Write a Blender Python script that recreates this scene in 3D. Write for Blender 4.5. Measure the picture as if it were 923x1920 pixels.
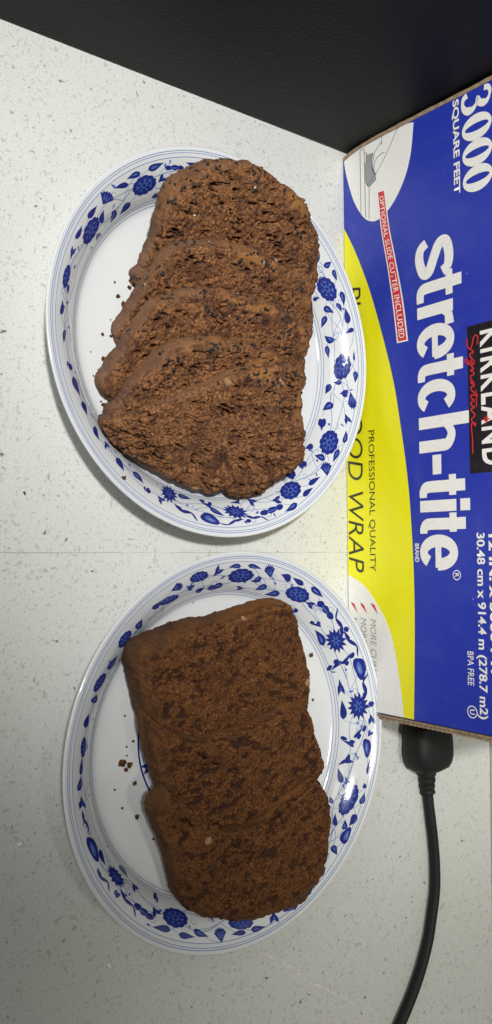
import bpy, bmesh, math, random, json
import numpy as np
from mathutils import Vector, Matrix
for o in list(bpy.data.objects): bpy.data.objects.remove(o)
scn = bpy.context.scene
COL = scn.collection
RNG = np.random.default_rng(7)
random.seed(7)
D = json.loads(r'''{"motifs":{"1":[["leaf",-152.97,22.65,-4.34,0.64,-0.71,-1.57],["trio",-160.34,20.49,-4.89,-0.34,-0.11,-1.42],["leaf",-143.75,22.18,3.95,0.12,0.59,1.5],["leaf",-138.16,20.82,4.16,1.15,0.03,1.35],["fan",-131.14,21.02,-3.08,0.94,-2.46,-3.19],["leaf",-124.01,21.67,-3.69,0.13,-0.86,-1.62],["peony",-147.77,15.7,-6.32,1.37,-2.74,-4.0],["bloom",-155.38,16.17,-2.07,1.08,-1.61,-1.59],["comma",-153.38,8.4,-1.91,-0.47,-0.42,-1.71],["leaf",-138.56,9.02,3.34,-1.45,1.57,1.85],["leaf",-132.02,10.15,2.06,-2.16,1.73,1.73],["leaf",-127.22,15.2,-1.86,2.04,-1.54,-1.44],["peony",-120.27,15.98,-6.32,1.22,-2.37,-3.92],["leaf",-115.68,22.22,-3.34,0.14,-0.68,-1.42],["bloom",-109.33,20.84,-3.04,-0.01,-0.69,-1.68],["leaf",-122.97,8.13,2.02,-0.38,1.15,1.84],["peony",-101.82,20.19,-5.01,0.24,-0.88,-2.23],["leaf",-98.64,16.99,2.02,-0.33,0.49,1.21],["leaf",-92.34,20.76,-3.05,-0.18,-0.42,-1.6],["leaf",-84.04,19.19,2.88,0.97,0.2,1.5],["comma",-75.32,17.96,1.94,-0.65,0.34,2.21],["leaf",-69.14,17.13,4.05,-0.33,0.12,2.63],["leaf",-62.28,17.68,2.92,0.59,-0.17,2.37],["leaf",-54.17,18.35,2.75,1.53,-0.47,2.18],["bloom",-49.28,16.95,1.52,1.09,-0.76,2.49],["leaf",-42.12,18.42,2.8,1.59,-0.92,2.52],["leaf",-34.19,15.48,3.09,1.29,-1.05,2.49],["comma",-29.98,19.04,1.71,0.9,-1.05,1.98],["lotus",-20.45,11.26,2.47,3.95,-4.09,5.87],["tail",-14.1,20.44,5.0,2.06,-1.4,2.02],["bloom",-24.71,19.82,1.84,1.17,-1.29,2.03],["leaf",-13.18,8.74,3.43,0.24,-1.37,2.42],["lotus",6.23,15.97,5.4,2.59,-2.84,3.44],["tail",2.04,22.52,-6.05,0.86,0.33,-1.37],["tail",13.65,21.78,4.74,2.26,-1.01,1.18],["comma",9.21,22.27,1.84,0.31,-0.65,1.32],["star",9.48,9.66,-3.65,0.05,0.94,-1.76],["bloom",15.72,11.68,1.09,2.54,-2.15,1.41],["fat",-5.67,20.8,4.31,1.57,-1.85,2.65],["leaf",-1.44,15.79,3.06,2.37,-1.22,1.43],["sprig",-4.78,10.7,-3.07,-1.09,1.83,-2.62],["trio",20.47,20.51,6.68,0.39,-0.58,1.86],["bloom",25.05,16.67,2.57,0.85,-1.49,2.11],["peony",32.56,16.47,6.0,1.25,-2.03,4.32],["leaf",37.16,23.26,3.86,0.22,-0.19,1.42],["leaf",27.55,24.05,-4.27,0.12,0.19,-1.62],["leaf",42.42,21.65,4.03,0.89,-0.51,1.34],["heart",39.29,9.53,3.46,-0.85,-0.02,2.73],["peony",59.31,17.14,6.82,-0.99,0.64,4.51],["leaf",73.47,10.48,-2.12,-2.35,1.78,-1.49],["heart",65.95,9.81,-3.71,1.07,-0.54,-2.09],["leaf",54.37,8.33,-1.61,-1.52,1.37,-1.36],["leaf",51.89,16.36,-0.36,-2.61,2.06,-0.43],["heart",45.84,10.63,1.65,-2.49,2.19,0.8],["heart",39.0,9.67,1.06,-2.81,2.74,0.17],["fan",49.29,22.61,3.01,-2.41,2.09,1.9],["leaf",63.93,23.86,3.39,-0.52,0.36,1.34],["leaf",55.64,23.53,-3.96,0.22,-0.14,-1.45],["bloom",70.57,22.09,-2.43,1.73,-1.19,-1.52],["fan",77.72,22.79,-4.53,1.51,-0.82,-2.08],["heart",80.02,17.88,-0.29,-2.18,2.09,-0.27],["leaf",81.15,8.86,-2.63,-1.05,0.74,-1.62],["leaf",84.18,13.71,-0.1,-2.05,1.35,-0.06],["leaf",86.65,23.22,-2.99,0.02,-0.12,-1.42],["leaf",94.38,22.82,2.61,0.09,-0.06,0.61],["peony",90.32,16.11,6.67,1.33,-0.79,4.2],["leaf",101.96,10.19,1.97,-1.92,1.4,1.33],["leaf",96.68,8.63,-3.21,0.19,-0.05,-1.33],["leaf",103.3,22.04,-0.78,-2.23,1.22,-0.46],["leaf",108.9,9.18,-2.56,-1.92,1.01,-1.26],["leaf",112.89,13.59,-2.13,1.94,-1.23,-1.34],["leaf",108.93,22.09,3.99,0.25,-0.15,1.75],["peony",120.5,16.36,-6.5,0.96,-0.41,-4.24],["leaf",128.16,22.34,0.34,2.19,-1.7,0.45],["leaf",123.64,23.42,-2.95,-0.24,0.16,-1.24],["comma",118.63,8.79,0.59,-1.48,1.18,0.62],["leaf",112.45,19.22,-2.51,0.53,-0.26,-1.24],["leaf",115.14,22.44,-3.64,-0.48,0.26,-1.49]],"2":[["peony",178.5,16.68,-6.69,1.16,-2.54,-4.05],["leaf",-177.42,22.32,3.47,-0.07,0.61,1.41],["leaf",174.33,22.26,-4.18,-0.53,-0.35,-1.32],["bloom",-170.99,20.86,-1.86,2.44,-2.15,-1.82],["leaf",-173.01,10.03,3.02,-1.55,1.64,2.25],["bloom",175.2,7.98,2.31,-0.24,1.14,1.73],["leaf",171.16,15.24,2.2,-1.6,1.55,1.55],["fan",167.7,21.46,2.77,3.15,-2.36,1.05],["leaf",166.55,10.56,2.01,-2.31,1.89,1.54],["leaf",160.2,9.35,3.07,-2.23,1.77,1.66],["leaf",160.47,20.95,3.43,0.58,-0.05,1.97],["leaf",155.25,22.49,3.93,0.29,0.14,1.53],["peony",151.46,16.28,-6.38,2.04,-2.38,-3.76],["leaf",146.05,23.6,-4.64,0.0,-0.25,-1.74],["bloom",144.21,16.24,-2.91,0.59,-0.9,-1.93],["trio",138.26,20.17,-6.26,-0.3,-0.01,-2.2],["comma",146.02,8.22,-1.08,1.19,-1.52,-1.26],["sprig",135.45,10.81,1.6,-2.29,1.94,1.17],["leaf",129.07,8.28,5.19,0.25,0.41,2.23],["lotus",124.84,15.28,-6.65,-0.86,0.49,-4.89],["tail",131.4,21.94,6.24,2.4,-0.89,1.76],["comma",127.0,22.72,-0.38,1.91,-2.06,-0.31],["tail",120.4,22.88,-6.49,0.54,-0.2,-1.93],["sprig",116.26,17.18,2.8,3.12,-1.9,1.5],["sprig",114.66,8.91,-2.58,-3.59,2.24,-1.41],["fat",111.16,21.79,-5.71,-0.22,0.17,-3.11],["bloom",105.24,9.01,-4.46,-0.23,-0.16,-2.04],["tail",104.33,22.08,5.79,2.08,-0.82,1.92],["lotus",97.02,16.96,-6.66,-0.15,-0.03,-5.03],["leaf",96.11,8.43,4.94,0.01,0.09,1.92],["comma",97.28,23.78,-0.31,2.3,-1.87,-0.22],["bloom",91.79,23.6,-2.83,0.35,-0.26,-1.99],["sprig",87.41,17.36,3.53,1.94,-1.0,1.94],["sprig",83.16,10.87,0.84,-3.69,2.19,0.73],["fat",82.01,21.7,-4.41,0.72,-0.37,-1.99],["bloom",86.94,22.96,1.62,0.95,-0.74,1.38],["star",76.02,11.68,-2.89,-3.48,2.07,-1.72],["leaf",69.8,9.73,3.23,-1.6,0.68,1.55],["leaf",68.5,14.2,1.97,-1.56,0.59,0.93],["leaf",75.57,24.11,3.9,0.05,0.03,1.31],["leaf",68.86,23.73,1.32,-0.28,0.33,1.19],["peony",62.33,17.96,7.95,1.23,-0.36,3.67],["leaf",64.63,24.5,2.9,0.18,0.04,1.53],["leaf",56.52,23.43,-3.31,-0.52,0.04,-1.92],["leaf",53.82,20.3,2.33,-0.63,0.48,1.37],["fat",50.84,23.55,4.12,-0.02,0.31,2.19],["leaf",53.82,15.29,2.64,-1.33,0.61,1.13],["leaf",44.82,22.42,-1.3,1.98,-1.53,-1.13],["leaf",59.76,9.22,1.42,-1.16,0.76,0.9],["leaf",36.42,23.13,2.75,-0.11,0.27,1.39],["leaf",28.53,23.8,3.1,-0.1,0.45,1.77],["fan",19.84,23.5,4.26,-0.09,0.52,2.75],["bloom",12.87,23.11,-1.01,2.61,-2.5,-0.79],["leaf",6.11,24.09,3.73,0.55,-0.14,1.38],["leaf",-1.39,23.11,-3.93,-0.39,0.18,-1.24],["fan",-8.09,21.85,0.05,-3.19,3.07,-0.05],["peony",0.59,19.07,6.24,1.65,-1.05,2.49],["peony",-25.37,15.29,6.54,1.0,-2.55,4.03],["leaf",-30.99,22.21,-5.03,0.79,0.14,-1.62],["leaf",-21.01,22.18,4.27,0.11,-0.41,1.48],["leaf",-15.32,20.6,3.73,1.31,-0.98,1.37],["trio",-38.9,19.03,5.48,0.62,-1.33,1.98],["bloom",-33.92,16.03,1.77,1.47,-2.05,1.68],["comma",-33.68,8.56,-0.14,-2.48,1.48,-0.84],["leaf",-19.36,9.14,-2.98,-0.69,1.22,-1.67],["comma",-50.86,21.08,0.73,1.19,-1.82,1.28],["lotus",-53.75,15.27,6.09,0.28,-2.08,3.48],["tail",-45.04,20.27,5.23,1.93,-1.25,1.5],["tail",-57.35,22.26,4.8,0.3,-1.01,1.79],["leaf",-50.54,8.39,3.26,0.62,-1.36,1.92],["bloom",-44.1,10.96,1.82,1.04,-1.57,1.82],["fat",-67.33,19.56,5.25,0.24,-1.38,2.85],["leaf",-62.12,15.97,3.43,0.73,-0.98,1.67],["tail",-75.0,18.99,4.29,-0.16,-0.68,1.68],["bloom",-81.37,19.27,2.78,-0.16,-0.9,2.83],["leaf",-87.19,19.69,-2.55,-1.12,0.74,-1.92],["leaf",-91.82,18.22,-3.25,-0.39,0.42,-1.67],["peony",-97.25,17.51,-4.03,0.37,0.39,-2.58],["leaf",-105.0,18.72,-2.84,-0.2,0.2,-2.44],["leaf",-111.55,17.58,-1.75,-0.87,0.22,-3.38],["peony",-116.52,18.77,-4.31,-1.33,-0.03,-3.19],["leaf",-123.77,15.98,-3.8,-0.89,-0.28,-2.64],["peony",-131.37,18.45,-4.22,0.27,-0.87,-3.7],["leaf",-138.07,17.5,-2.11,1.11,-1.24,-3.13],["leaf",-146.57,18.71,-3.11,0.08,-0.82,-2.12],["peony",-151.66,15.81,-5.69,-1.42,-0.79,-2.52],["fan",-154.88,20.83,-3.34,-0.03,-0.94,-2.42],["leaf",-161.14,15.75,-1.85,0.91,-1.29,-1.86],["leaf",-165.62,11.3,-2.22,0.85,-1.36,-2.14],["leaf",-172.53,10.17,-4.11,0.46,-1.44,-2.33],["peony",-163.57,20.97,-5.08,-0.09,-1.26,-2.97]]},"slices":[{"name":"S1","o":[0.08151,-0.09726,0.03181],"a":[0.0,1.0,-0.0],"b":[-0.83867,0.0,0.54464],"n":[0.54464,0.0,0.83867],"t":13.0,"ab":[[-38.8,17.7],[-26.8,26.7],[-8.1,32.2],[7.4,31.2],[11.2,28.5],[20.5,26.9],[32.5,21.6],[43.4,12.2],[50.9,2.8],[55.2,-9.0],[55.6,-19.1],[47.9,-26.3],[-1.0,-40.7],[-31.4,-42.0],[-46.0,-30.5],[-44.3,-23.9],[-42.7,-14.8],[-42.9,-2.7],[-42.5,9.3]]},{"name":"S2","o":[0.11333,-0.10409,0.02724],"a":[0.0,1.0,-0.0],"b":[-0.83867,0.0,0.54464],"n":[0.54464,0.0,0.83867],"t":13.0,"ab":[[-36.7,11.0],[-33.9,17.4],[-23.9,22.8],[-7.5,25.9],[10.8,26.6],[32.9,21.5],[49.0,12.3],[55.7,2.2],[59.5,-8.9],[56.1,-21.3],[5.5,-31.5],[-32.9,-34.3],[-47.3,-25.9],[-45.6,-15.5],[-41.9,-2.3]]},{"name":"S3","o":[0.13614,-0.11074,0.02852],"a":[0.0,1.0,-0.0],"b":[-0.83867,0.0,0.54464],"n":[0.54464,0.0,0.83867],"t":13.0,"ab":[[-38.3,5.2],[-32.7,15.2],[-14.3,24.1],[4.3,25.8],[26.8,24.8],[47.1,18.8],[53.7,11.5],[55.5,3.1],[58.9,-15.6],[9.7,-27.3],[-32.3,-34.9],[-49.2,-27.6],[-47.0,-18.3],[-42.3,-4.9]]},{"name":"S4","o":[0.15899,-0.11049,0.02978],"a":[0.0,1.0,-0.0],"b":[-0.83867,0.0,0.54464],"n":[0.54464,0.0,0.83867],"t":13.0,"ab":[[-40.9,-0.2],[-34.5,11.5],[-25.3,20.4],[-5.6,25.2],[18.8,25.3],[38.9,20.7],[47.1,11.9],[55.9,-6.2],[56.1,-24.5],[8.9,-28.2],[-26.9,-28.3],[-47.7,-17.6],[-44.9,-10.1]]},{"name":"S5","o":[0.17972,-0.10677,0.02763],"a":[0.25523,0.96688,0.0],"b":[-0.83484,0.22037,0.50447],"n":[0.48776,-0.12875,0.86343],"t":13.0,"ab":[[-55.7,-13.1],[-51.5,-8.3],[-42.9,0.5],[-31.1,10.1],[-14.1,26.9],[2.3,41.0],[18.3,45.0],[27.5,37.4],[38.5,24.2],[44.7,14.5],[46.1,2.7],[40.2,-7.1],[35.4,-17.8],[21.4,-21.1],[15.8,-19.4],[9.5,-25.2],[-4.8,-25.7],[-17.7,-24.4],[-33.8,-21.8],[-48.2,-18.3]]},{"name":"A","o":[0.29142,-0.09738,0.0278],"a":[0.06976,0.99756,0.0],"b":[-0.972,0.06797,0.22495],"n":[0.2244,-0.01569,0.97437],"t":17.0,"ab":[[-53.5,13.5],[-50.1,16.6],[-34.3,23.5],[-5.4,30.5],[21.7,37.8],[28.6,31.9],[37.6,18.5],[44.7,5.8],[48.0,0.2],[49.5,-12.4],[48.4,-19.4],[41.4,-40.1],[-1.6,-52.6],[-29.3,-39.6],[-42.6,-18.7],[-49.1,-3.8],[-54.0,8.3]]},{"name":"B","o":[0.33296,-0.08778,0.02639],"a":[0.06976,0.99756,0.0],"b":[-0.972,0.06797,0.22495],"n":[0.2244,-0.01569,0.97437],"t":15.0,"ab":[[-59.7,26.6],[-51.9,21.4],[-29.8,14.0],[-5.1,19.1],[20.8,28.5],[31.7,25.3],[39.0,15.2],[48.3,-1.0],[49.5,-6.8],[46.9,-12.3],[48.6,-32.6],[20.4,-45.7],[-18.3,-37.3],[-40.6,-16.3],[-45.6,-8.2],[-54.4,9.9]]},{"name":"C","o":[0.37334,-0.08654,0.02511],"a":[0.06976,0.99756,0.0],"b":[-0.972,0.06797,0.22495],"n":[0.2244,-0.01569,0.97437],"t":13.0,"ab":[[-57.9,26.6],[-54.4,33.0],[-49.2,34.4],[-40.8,24.1],[-29.6,16.3],[-16.0,11.7],[5.7,13.0],[22.8,24.5],[36.2,30.9],[45.1,20.7],[49.7,11.6],[51.8,-1.6],[52.0,-16.1],[47.6,-21.8],[41.2,-26.4],[37.0,-30.8],[23.8,-33.4],[13.9,-34.3],[1.1,-35.0],[-15.6,-30.3],[-30.8,-21.8],[-37.5,-13.0],[-44.2,2.0],[-52.1,15.6]]}],"nuts":[["S5",12.3,38.8,3.0],["S5",0.2,-24.6,2.2],["A",44.0,-0.8,3.6],["C",-28.2,11.3,3.2],["S5",-11.1,27.0,2.2],["A",-1.8,30.9,1.5]],"crumbs":[[1,103.9,-141.1,4.5,3.0],[1,106.8,-142.8,4.5,1.4],[1,111.9,-148.9,4.5,1.6],[1,115.4,-145.8,4.5,2.2],[1,123.5,-152.4,4.5,0.6],[1,131.1,-156.5,4.5,1.1],[1,131.2,-152.2,4.5,1.0],[1,142.2,-156.2,4.5,1.7],[1,139.9,-162.4,4.5,0.5],[1,147.4,-158.6,4.5,0.5],[1,150.7,-160.9,4.5,0.6],[1,163.5,-155.8,4.5,1.4],[1,162.0,-157.1,4.5,0.8],[1,162.0,-153.0,4.5,1.0],[1,197.7,-153.6,19.8,1.6],[1,105.7,-150.4,4.5,0.8],[2,326.2,-145.0,4.5,2.6],[2,327.5,-141.4,4.5,2.2],[2,329.4,-143.1,4.5,1.6],[2,336.1,-138.6,4.5,1.6],[2,337.5,-148.7,4.5,0.8],[2,346.3,-144.8,4.5,0.8],[2,351.5,-137.4,4.5,1.8],[2,363.3,-128.5,4.5,0.9],[2,319.1,-142.8,4.5,0.8],[2,317.1,-139.3,4.5,1.0],[2,305.0,-143.7,4.5,0.7],[2,260.1,-93.6,4.5,1.0],[2,254.9,-107.1,5.2,0.5],[2,263.5,-120.0,4.6,0.7],[2,296.1,-138.5,4.5,2.2],[2,285.6,-30.7,4.7,1.8],[2,309.6,-29.5,4.5,1.2],[2,323.2,-142.6,4.5,0.7]],"cord":[[370.8,62.7,4.2],[385.3,64.9,4.2],[401.5,67.5,4.2],[417.6,69.1,4.2],[433.3,68.8,4.2],[448.1,65.7,4.2],[462.6,61.6,4.2],[478.8,53.8,4.2],[493.8,43.5,4.2],[510.0,29.5,4.2]],"flecks":[[16.8,-176.7,2.2],[9.6,-136.5,2.6],[135.9,-201.8,3.2],[188.8,-201.3,3.6],[205.0,-190.9,2.4],[139.9,-178.7,2.0],[224.9,-172.0,3],[221.7,-181.3,3],[243.1,-175.3,1.2],[428.6,-64.1,2.2],[420.0,1.8,1.8],[443.1,-7.4,2.2],[480.2,12.4,2],[487.8,9.8,2.2],[453.1,-4.2,1.8],[21.1,-94.3,1.8],[448.5,-57.9,3],[372.3,29.2,1.5],[73.5,-185.0,1.5]],"white":[[384.4,119.7,1.8],[437.5,95.3,2.2],[416.5,-148.5,3.0],[354.0,-191.2,2.6],[429.3,-157.1,1.3]],"streak":[[434.7,-61.4],[445.4,-45.5],[457.3,-30.8],[468.6,-13.5],[479.8,2.4]],"C":[0.231285,-0.336536,0.35071],"R":[[0.001204,0.998789,-0.049183],[0.797056,0.028744,0.603221],[0.603905,-0.039928,-0.796056]],"boxdir":[0.9999787817585759,0.006514294484776146]}''')
MM = 0.001

# ------------------------------------------------------------------ camera
R = np.array(D['R']); CP = np.array(D['C'])
cam = bpy.data.cameras.new('camera'); camo = bpy.data.objects.new('camera', cam); COL.objects.link(camo)
right, up, back = R @ np.array([1, 0, 0]), R @ np.array([0, -1, 0]), R @ np.array([0, 0, -1])
camo.matrix_world = Matrix([[right[i], up[i], back[i], CP[i]] for i in range(3)] + [[0, 0, 0, 1]])
cam.sensor_fit = 'VERTICAL'; cam.sensor_height = 24.0; cam.lens = 24.0 * 1595.0 / 1920.0
cam.clip_start = 0.01; cam.clip_end = 50
scn.camera = camo

# ------------------------------------------------------------------ world and lamps
w = bpy.data.worlds.new('World'); scn.world = w; w.use_nodes = True
bg = w.node_tree.nodes['Background']; bg.inputs[0].default_value = (1.0, 0.975, 0.90, 1); bg.inputs[1].default_value = 0.11

def aim(o, target):
    o.rotation_euler = (Vector(target) - o.location).to_track_quat('-Z', 'Y').to_euler()

def area(name, loc, target, power, sx, sy, col):
    l = bpy.data.lights.new(name, 'AREA'); l.shape = 'RECTANGLE'; l.size = sx; l.size_y = sy
    l.energy = power; l.color = col
    o = bpy.data.objects.new(name, l); COL.objects.link(o); o.location = loc; aim(o, target); return o

def spot(name, loc, target, power, size, blend, rad, col):
    l = bpy.data.lights.new(name, 'SPOT'); l.energy = power; l.spot_size = math.radians(size); l.spot_blend = blend
    l.shadow_soft_size = rad; l.color = col
    o = bpy.data.objects.new(name, l); COL.objects.link(o); o.location = loc; aim(o, target); return o

spot('ceiling_lamp', (0.045, -0.60, 1.02), (0.04, 0.048, 0.0), 60.0, 41.5, 0.88, 0.04, (1.0, 0.985, 0.94))
spot('fill_spot', (0.47, -0.10, 1.30), (0.46, 0.09, 0.0), 25.0, 27, 1.0, 0.10, (1.0, 0.97, 0.86))  # added fill, no known fixture: lifts the right and back of the counter

area('room_light', (-0.45, -1.25, 0.80), (0.15, 0.02, 0.04), 4.0, 0.9, 0.7, (1.0, 0.975, 0.92))

scn.view_settings.view_transform = 'Standard'; scn.view_settings.look = 'None'
scn.view_settings.exposure = 0.0; scn.view_settings.gamma = 1.0; scn.view_settings.use_curve_mapping = False

# ------------------------------------------------------------------ materials
def mat(name, col=(.5, .5, .5), rough=.5, spec=.5, coat=0.0, metal=0.0):
    m = bpy.data.materials.new(name); m.use_nodes = True
    b = m.node_tree.nodes['Principled BSDF']
    b.inputs['Base Color'].default_value = (*col, 1); b.inputs['Roughness'].default_value = rough
    b.inputs['Specular IOR Level'].default_value = spec; b.inputs['Coat Weight'].default_value = coat
    b.inputs['Coat Roughness'].default_value = 0.05; b.inputs['Metallic'].default_value = metal
    return m

class NT:
    def __init__(s, m): s.t = m.node_tree; s.b = s.t.nodes['Principled BSDF']
    def n(s, typ, **kw):
        x = s.t.nodes.new(typ)
        for k, v in kw.items(): setattr(x, k, v)
        return x
    def l(s, a, b): s.t.links.new(a, b)
    def coord(s): return s.n('ShaderNodeTexCoord').outputs['Object']
    def noise(s, vec, scale, detail=4, rough=.6, dist=0):
        x = s.n('ShaderNodeTexNoise'); s.l(vec, x.inputs['Vector'])
        x.inputs['Scale'].default_value = scale; x.inputs['Detail'].default_value = detail
        x.inputs['Roughness'].default_value = rough; x.inputs['Distortion'].default_value = dist
        return x.outputs['Fac']
    def ramp(s, fac, stops):
        r = s.n('ShaderNodeValToRGB'); s.l(fac, r.inputs['Fac']); e = r.color_ramp.elements
        while len(e) < len(stops): e.new(.5)
        for k, (p, c) in enumerate(stops):
            e[k].position = p; e[k].color = (*c, 1) if len(c) == 3 else c
        return r.outputs['Color']
    def mix(s, fac, a, b, mode='MIX'):
        x = s.n('ShaderNodeMix', data_type='RGBA', blend_type=mode)
        for sock, v in ((x.inputs['Factor'], fac), (x.inputs[6], a), (x.inputs[7], b)):
            if isinstance(v, (int, float)): sock.default_value = v
            elif isinstance(v, tuple): sock.default_value = (*v, 1)
            else: s.l(v, sock)
        return x.outputs[2]
    def math(s, op, a, b=0.0):
        x = s.n('ShaderNodeMath', operation=op)
        for sock, v in ((x.inputs[0], a), (x.inputs[1], b)):
            if isinstance(v, (int, float)): sock.default_value = v
            else: s.l(v, sock)
        return x.outputs[0]
    def bump(s, h, strength, dist, prev=None):
        x = s.n('ShaderNodeBump'); x.inputs['Strength'].default_value = strength; x.inputs['Distance'].default_value = dist
        s.l(h, x.inputs['Height'])
        if prev is not None: s.l(prev, x.inputs['Normal'])
        return x.outputs['Normal']

def m_counter():
    m = mat('speckled_quartz', rough=.32, spec=.4); t = NT(m); c = t.coord()
    g = t.noise(c, 1400, 3, .7)
    base = t.ramp(g, [(.30, (.52, .53, .512)), (.52, (.640, .650, .634)), (.72, (.70, .708, .692))])
    def chips(scale, thr, col, strength, off, keep):
        mp = t.n('ShaderNodeMapping'); t.l(c, mp.inputs[0]); mp.inputs['Location'].default_value = off
        wv = t.n('ShaderNodeTexNoise'); t.l(mp.outputs[0], wv.inputs['Vector']); wv.inputs['Scale'].default_value = scale * 1.3
        wv.inputs['Detail'].default_value = 2
        ad = t.n('ShaderNodeVectorMath', operation='MULTIPLY_ADD'); t.l(wv.outputs['Color'], ad.inputs[0])
        ad.inputs[1].default_value = (1.1 / scale,) * 3; t.l(mp.outputs[0], ad.inputs[2])
        v = t.n('ShaderNodeTexVoronoi', feature='F1'); t.l(ad.outputs[0], v.inputs['Vector']); v.inputs['Scale'].default_value = scale
        sep = t.n('ShaderNodeSeparateColor'); t.l(v.outputs['Color'], sep.inputs[0])
        size = t.math('MULTIPLY', t.math('SUBTRACT', sep.outputs[0], keep), thr / (1 - keep))
        msk = t.math('MULTIPLY', t.math('LESS_THAN', v.outputs['Distance'], size), t.math('MULTIPLY', sep.outputs[1], strength))
        return msk, col
    col = base
    for args in ((620, .42, (.41, .42, .395), .9, (0, 0, 0), .5), (900, .45, (.36, .37, .345), .8, (.3, .1, 0), .6),
                 (420, .42, (.44, .455, .43), .8, (.1, .4, 0), .5), (300, .36, (.50, .52, .495), .85, (.7, .2, 0), .5)):
        msk, cc = chips(*args); col = t.mix(msk, col, cc)
    # broad, faint tone variation of the slab
    col = t.mix(t.ramp(t.noise(c, 9, 3), [(.35, (0, 0, 0)), (.7, (.12, .12, .12))]), col, (.60, .60, .55))
    t.l(col, t.b.inputs['Base Color'])
    return m

def m_cake(name, dark):
    """crumb / crust / fruit from the mesh's own regions; fine grain from noise"""
    m = mat(name, rough=.82, spec=.22); t = NT(m); c = t.coord()
    at = t.n('ShaderNodeAttribute', attribute_name='region'); sp = t.n('ShaderNodeSeparateColor'); t.l(at.outputs['Color'], sp.inputs[0])
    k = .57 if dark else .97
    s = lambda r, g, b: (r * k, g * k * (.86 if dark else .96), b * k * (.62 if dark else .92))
    g1 = t.noise(c, 1150 if dark else 820, 3, .75); g2 = t.noise(c, 170, 4, .65); g3 = t.noise(c, 430, 3, .7)
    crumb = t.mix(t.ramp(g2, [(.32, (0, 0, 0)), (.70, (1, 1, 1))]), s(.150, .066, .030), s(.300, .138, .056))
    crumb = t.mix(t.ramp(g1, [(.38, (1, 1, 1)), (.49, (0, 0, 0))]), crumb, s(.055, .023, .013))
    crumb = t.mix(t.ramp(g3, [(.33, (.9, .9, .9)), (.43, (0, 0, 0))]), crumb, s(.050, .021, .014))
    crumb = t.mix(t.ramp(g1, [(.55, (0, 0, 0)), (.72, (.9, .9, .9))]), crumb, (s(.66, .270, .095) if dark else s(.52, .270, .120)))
    gc = t.math('ADD', t.math('MULTIPLY', t.noise(c, 900, 4, .7), .5), t.math('MULTIPLY', t.noise(c, 75, 4, .65), .6))
    crust = t.mix(t.ramp(gc, [(.38, (0, 0, 0)), (.72, (1, 1, 1))]), s(.082, .042, .030), s(.235, .132, .080))
    topc = t.mix(gc, s(.22, .100, .034), s(.37, .172, .052))
    fruit = t.mix(g2, s(.034, .015, .013), s(.072, .030, .022))
    col = t.mix(sp.outputs[0], crumb, crust)
    col = t.mix(sp.outputs[1], col, topc)
    col = t.mix(sp.outputs[2], col, fruit)
    t.l(col, t.b.inputs['Base Color'])
    h = t.math('ADD', t.math('MULTIPLY', t.noise(c, 1100, 4, .75), .6), t.noise(c, 420, 4, .7))
    fade = t.math('SUBTRACT', 1.0, t.math('MULTIPLY', sp.outputs[0], .45))
    t.l(t.bump(t.math('MULTIPLY', h, fade), .85, .0011), t.b.inputs['Normal'])
    return m

def m_leather():
    m = mat('black_grained_panel', (.0085, .0095, .0092), .5, .26); t = NT(m); c = t.coord()
    v = t.n('ShaderNodeTexVoronoi', feature='F1'); v.inputs['Scale'].default_value = 800
    mp = t.n('ShaderNodeMapping'); t.l(c, mp.inputs[0]); mp.inputs['Scale'].default_value = (1, 1, .6); t.l(mp.outputs[0], v.inputs['Vector'])
    h = t.math('ADD', v.outputs['Distance'], t.noise(c, 650, 4, .7))
    t.l(t.bump(h, .32, .0007), t.b.inputs['Normal'])
    t.l(t.ramp(t.noise(c, 1500, 2), [(.3, (.48, .48, .48)), (.7, (.66, .66, .66))]), t.b.inputs['Roughness'])
    return m

def m_print(name, col, rough=.42):
    m = mat(name, col, .36, .5); t = NT(m); c = t.coord()
    n = t.noise(c, 900, 3, .7)
    dk = tuple(v * .91 for v in col); lt = tuple(min(.95, v * 1.05) for v in col)
    cc = t.ramp(n, [(.3, dk), (.7, lt)])
    wear = t.ramp(t.noise(c, 70, 6, .75), [(.5, (0, 0, 0)), (.85, (.05, .05, .05))])
    v = t.n('ShaderNodeTexVoronoi', feature='F1'); t.l(c, v.inputs['Vector']); v.inputs['Scale'].default_value = 75
    sp = t.n('ShaderNodeSeparateColor'); t.l(v.outputs['Color'], sp.inputs[0])
    speck = t.math('LESS_THAN', v.outputs['Distance'], t.math('MULTIPLY', t.math('SUBTRACT', sp.outputs[0], .72), .12))
    t.l(t.mix(t.math('MULTIPLY', speck, .55), t.mix(wear, cc, (.75, .75, .72)), (.62, .62, .60)), t.b.inputs['Base Color'])
    b1 = t.bump(t.noise(c, 22, 3, .5), .25, .004)
    t.l(t.bump(t.noise(c, 240, 3, .6), .10, .0006, b1), t.b.inputs['Normal'])
    return m

def m_kraft():
    m = mat('kraft_board', (.33, .24, .15), .85, .2); t = NT(m); c = t.coord()
    t.l(t.ramp(t.noise(c, 500, 4, .7), [(.3, (.22, .155, .095)), (.7, (.42, .315, .21))]), t.b.inputs['Base Color'])
    t.l(t.bump(t.noise(c, 700, 3), .4, .0006), t.b.inputs['Normal'])
    return m

def m_glaze():
    m = mat('white_glaze', (.665, .685, .705), .10, .5, coat=.35); t = NT(m); c = t.coord()
    t.l(t.bump(t.noise(c, 40, 2), .03, .002), t.b.inputs['Normal'])
    return m

def m_rubber():
    m = mat('black_rubber', (.010, .0115, .011), .58, .28); t = NT(m); c = t.coord()
    t.l(t.bump(t.noise(c, 900, 3), .12, .0005), t.b.inputs['Normal'])
    return m

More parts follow.
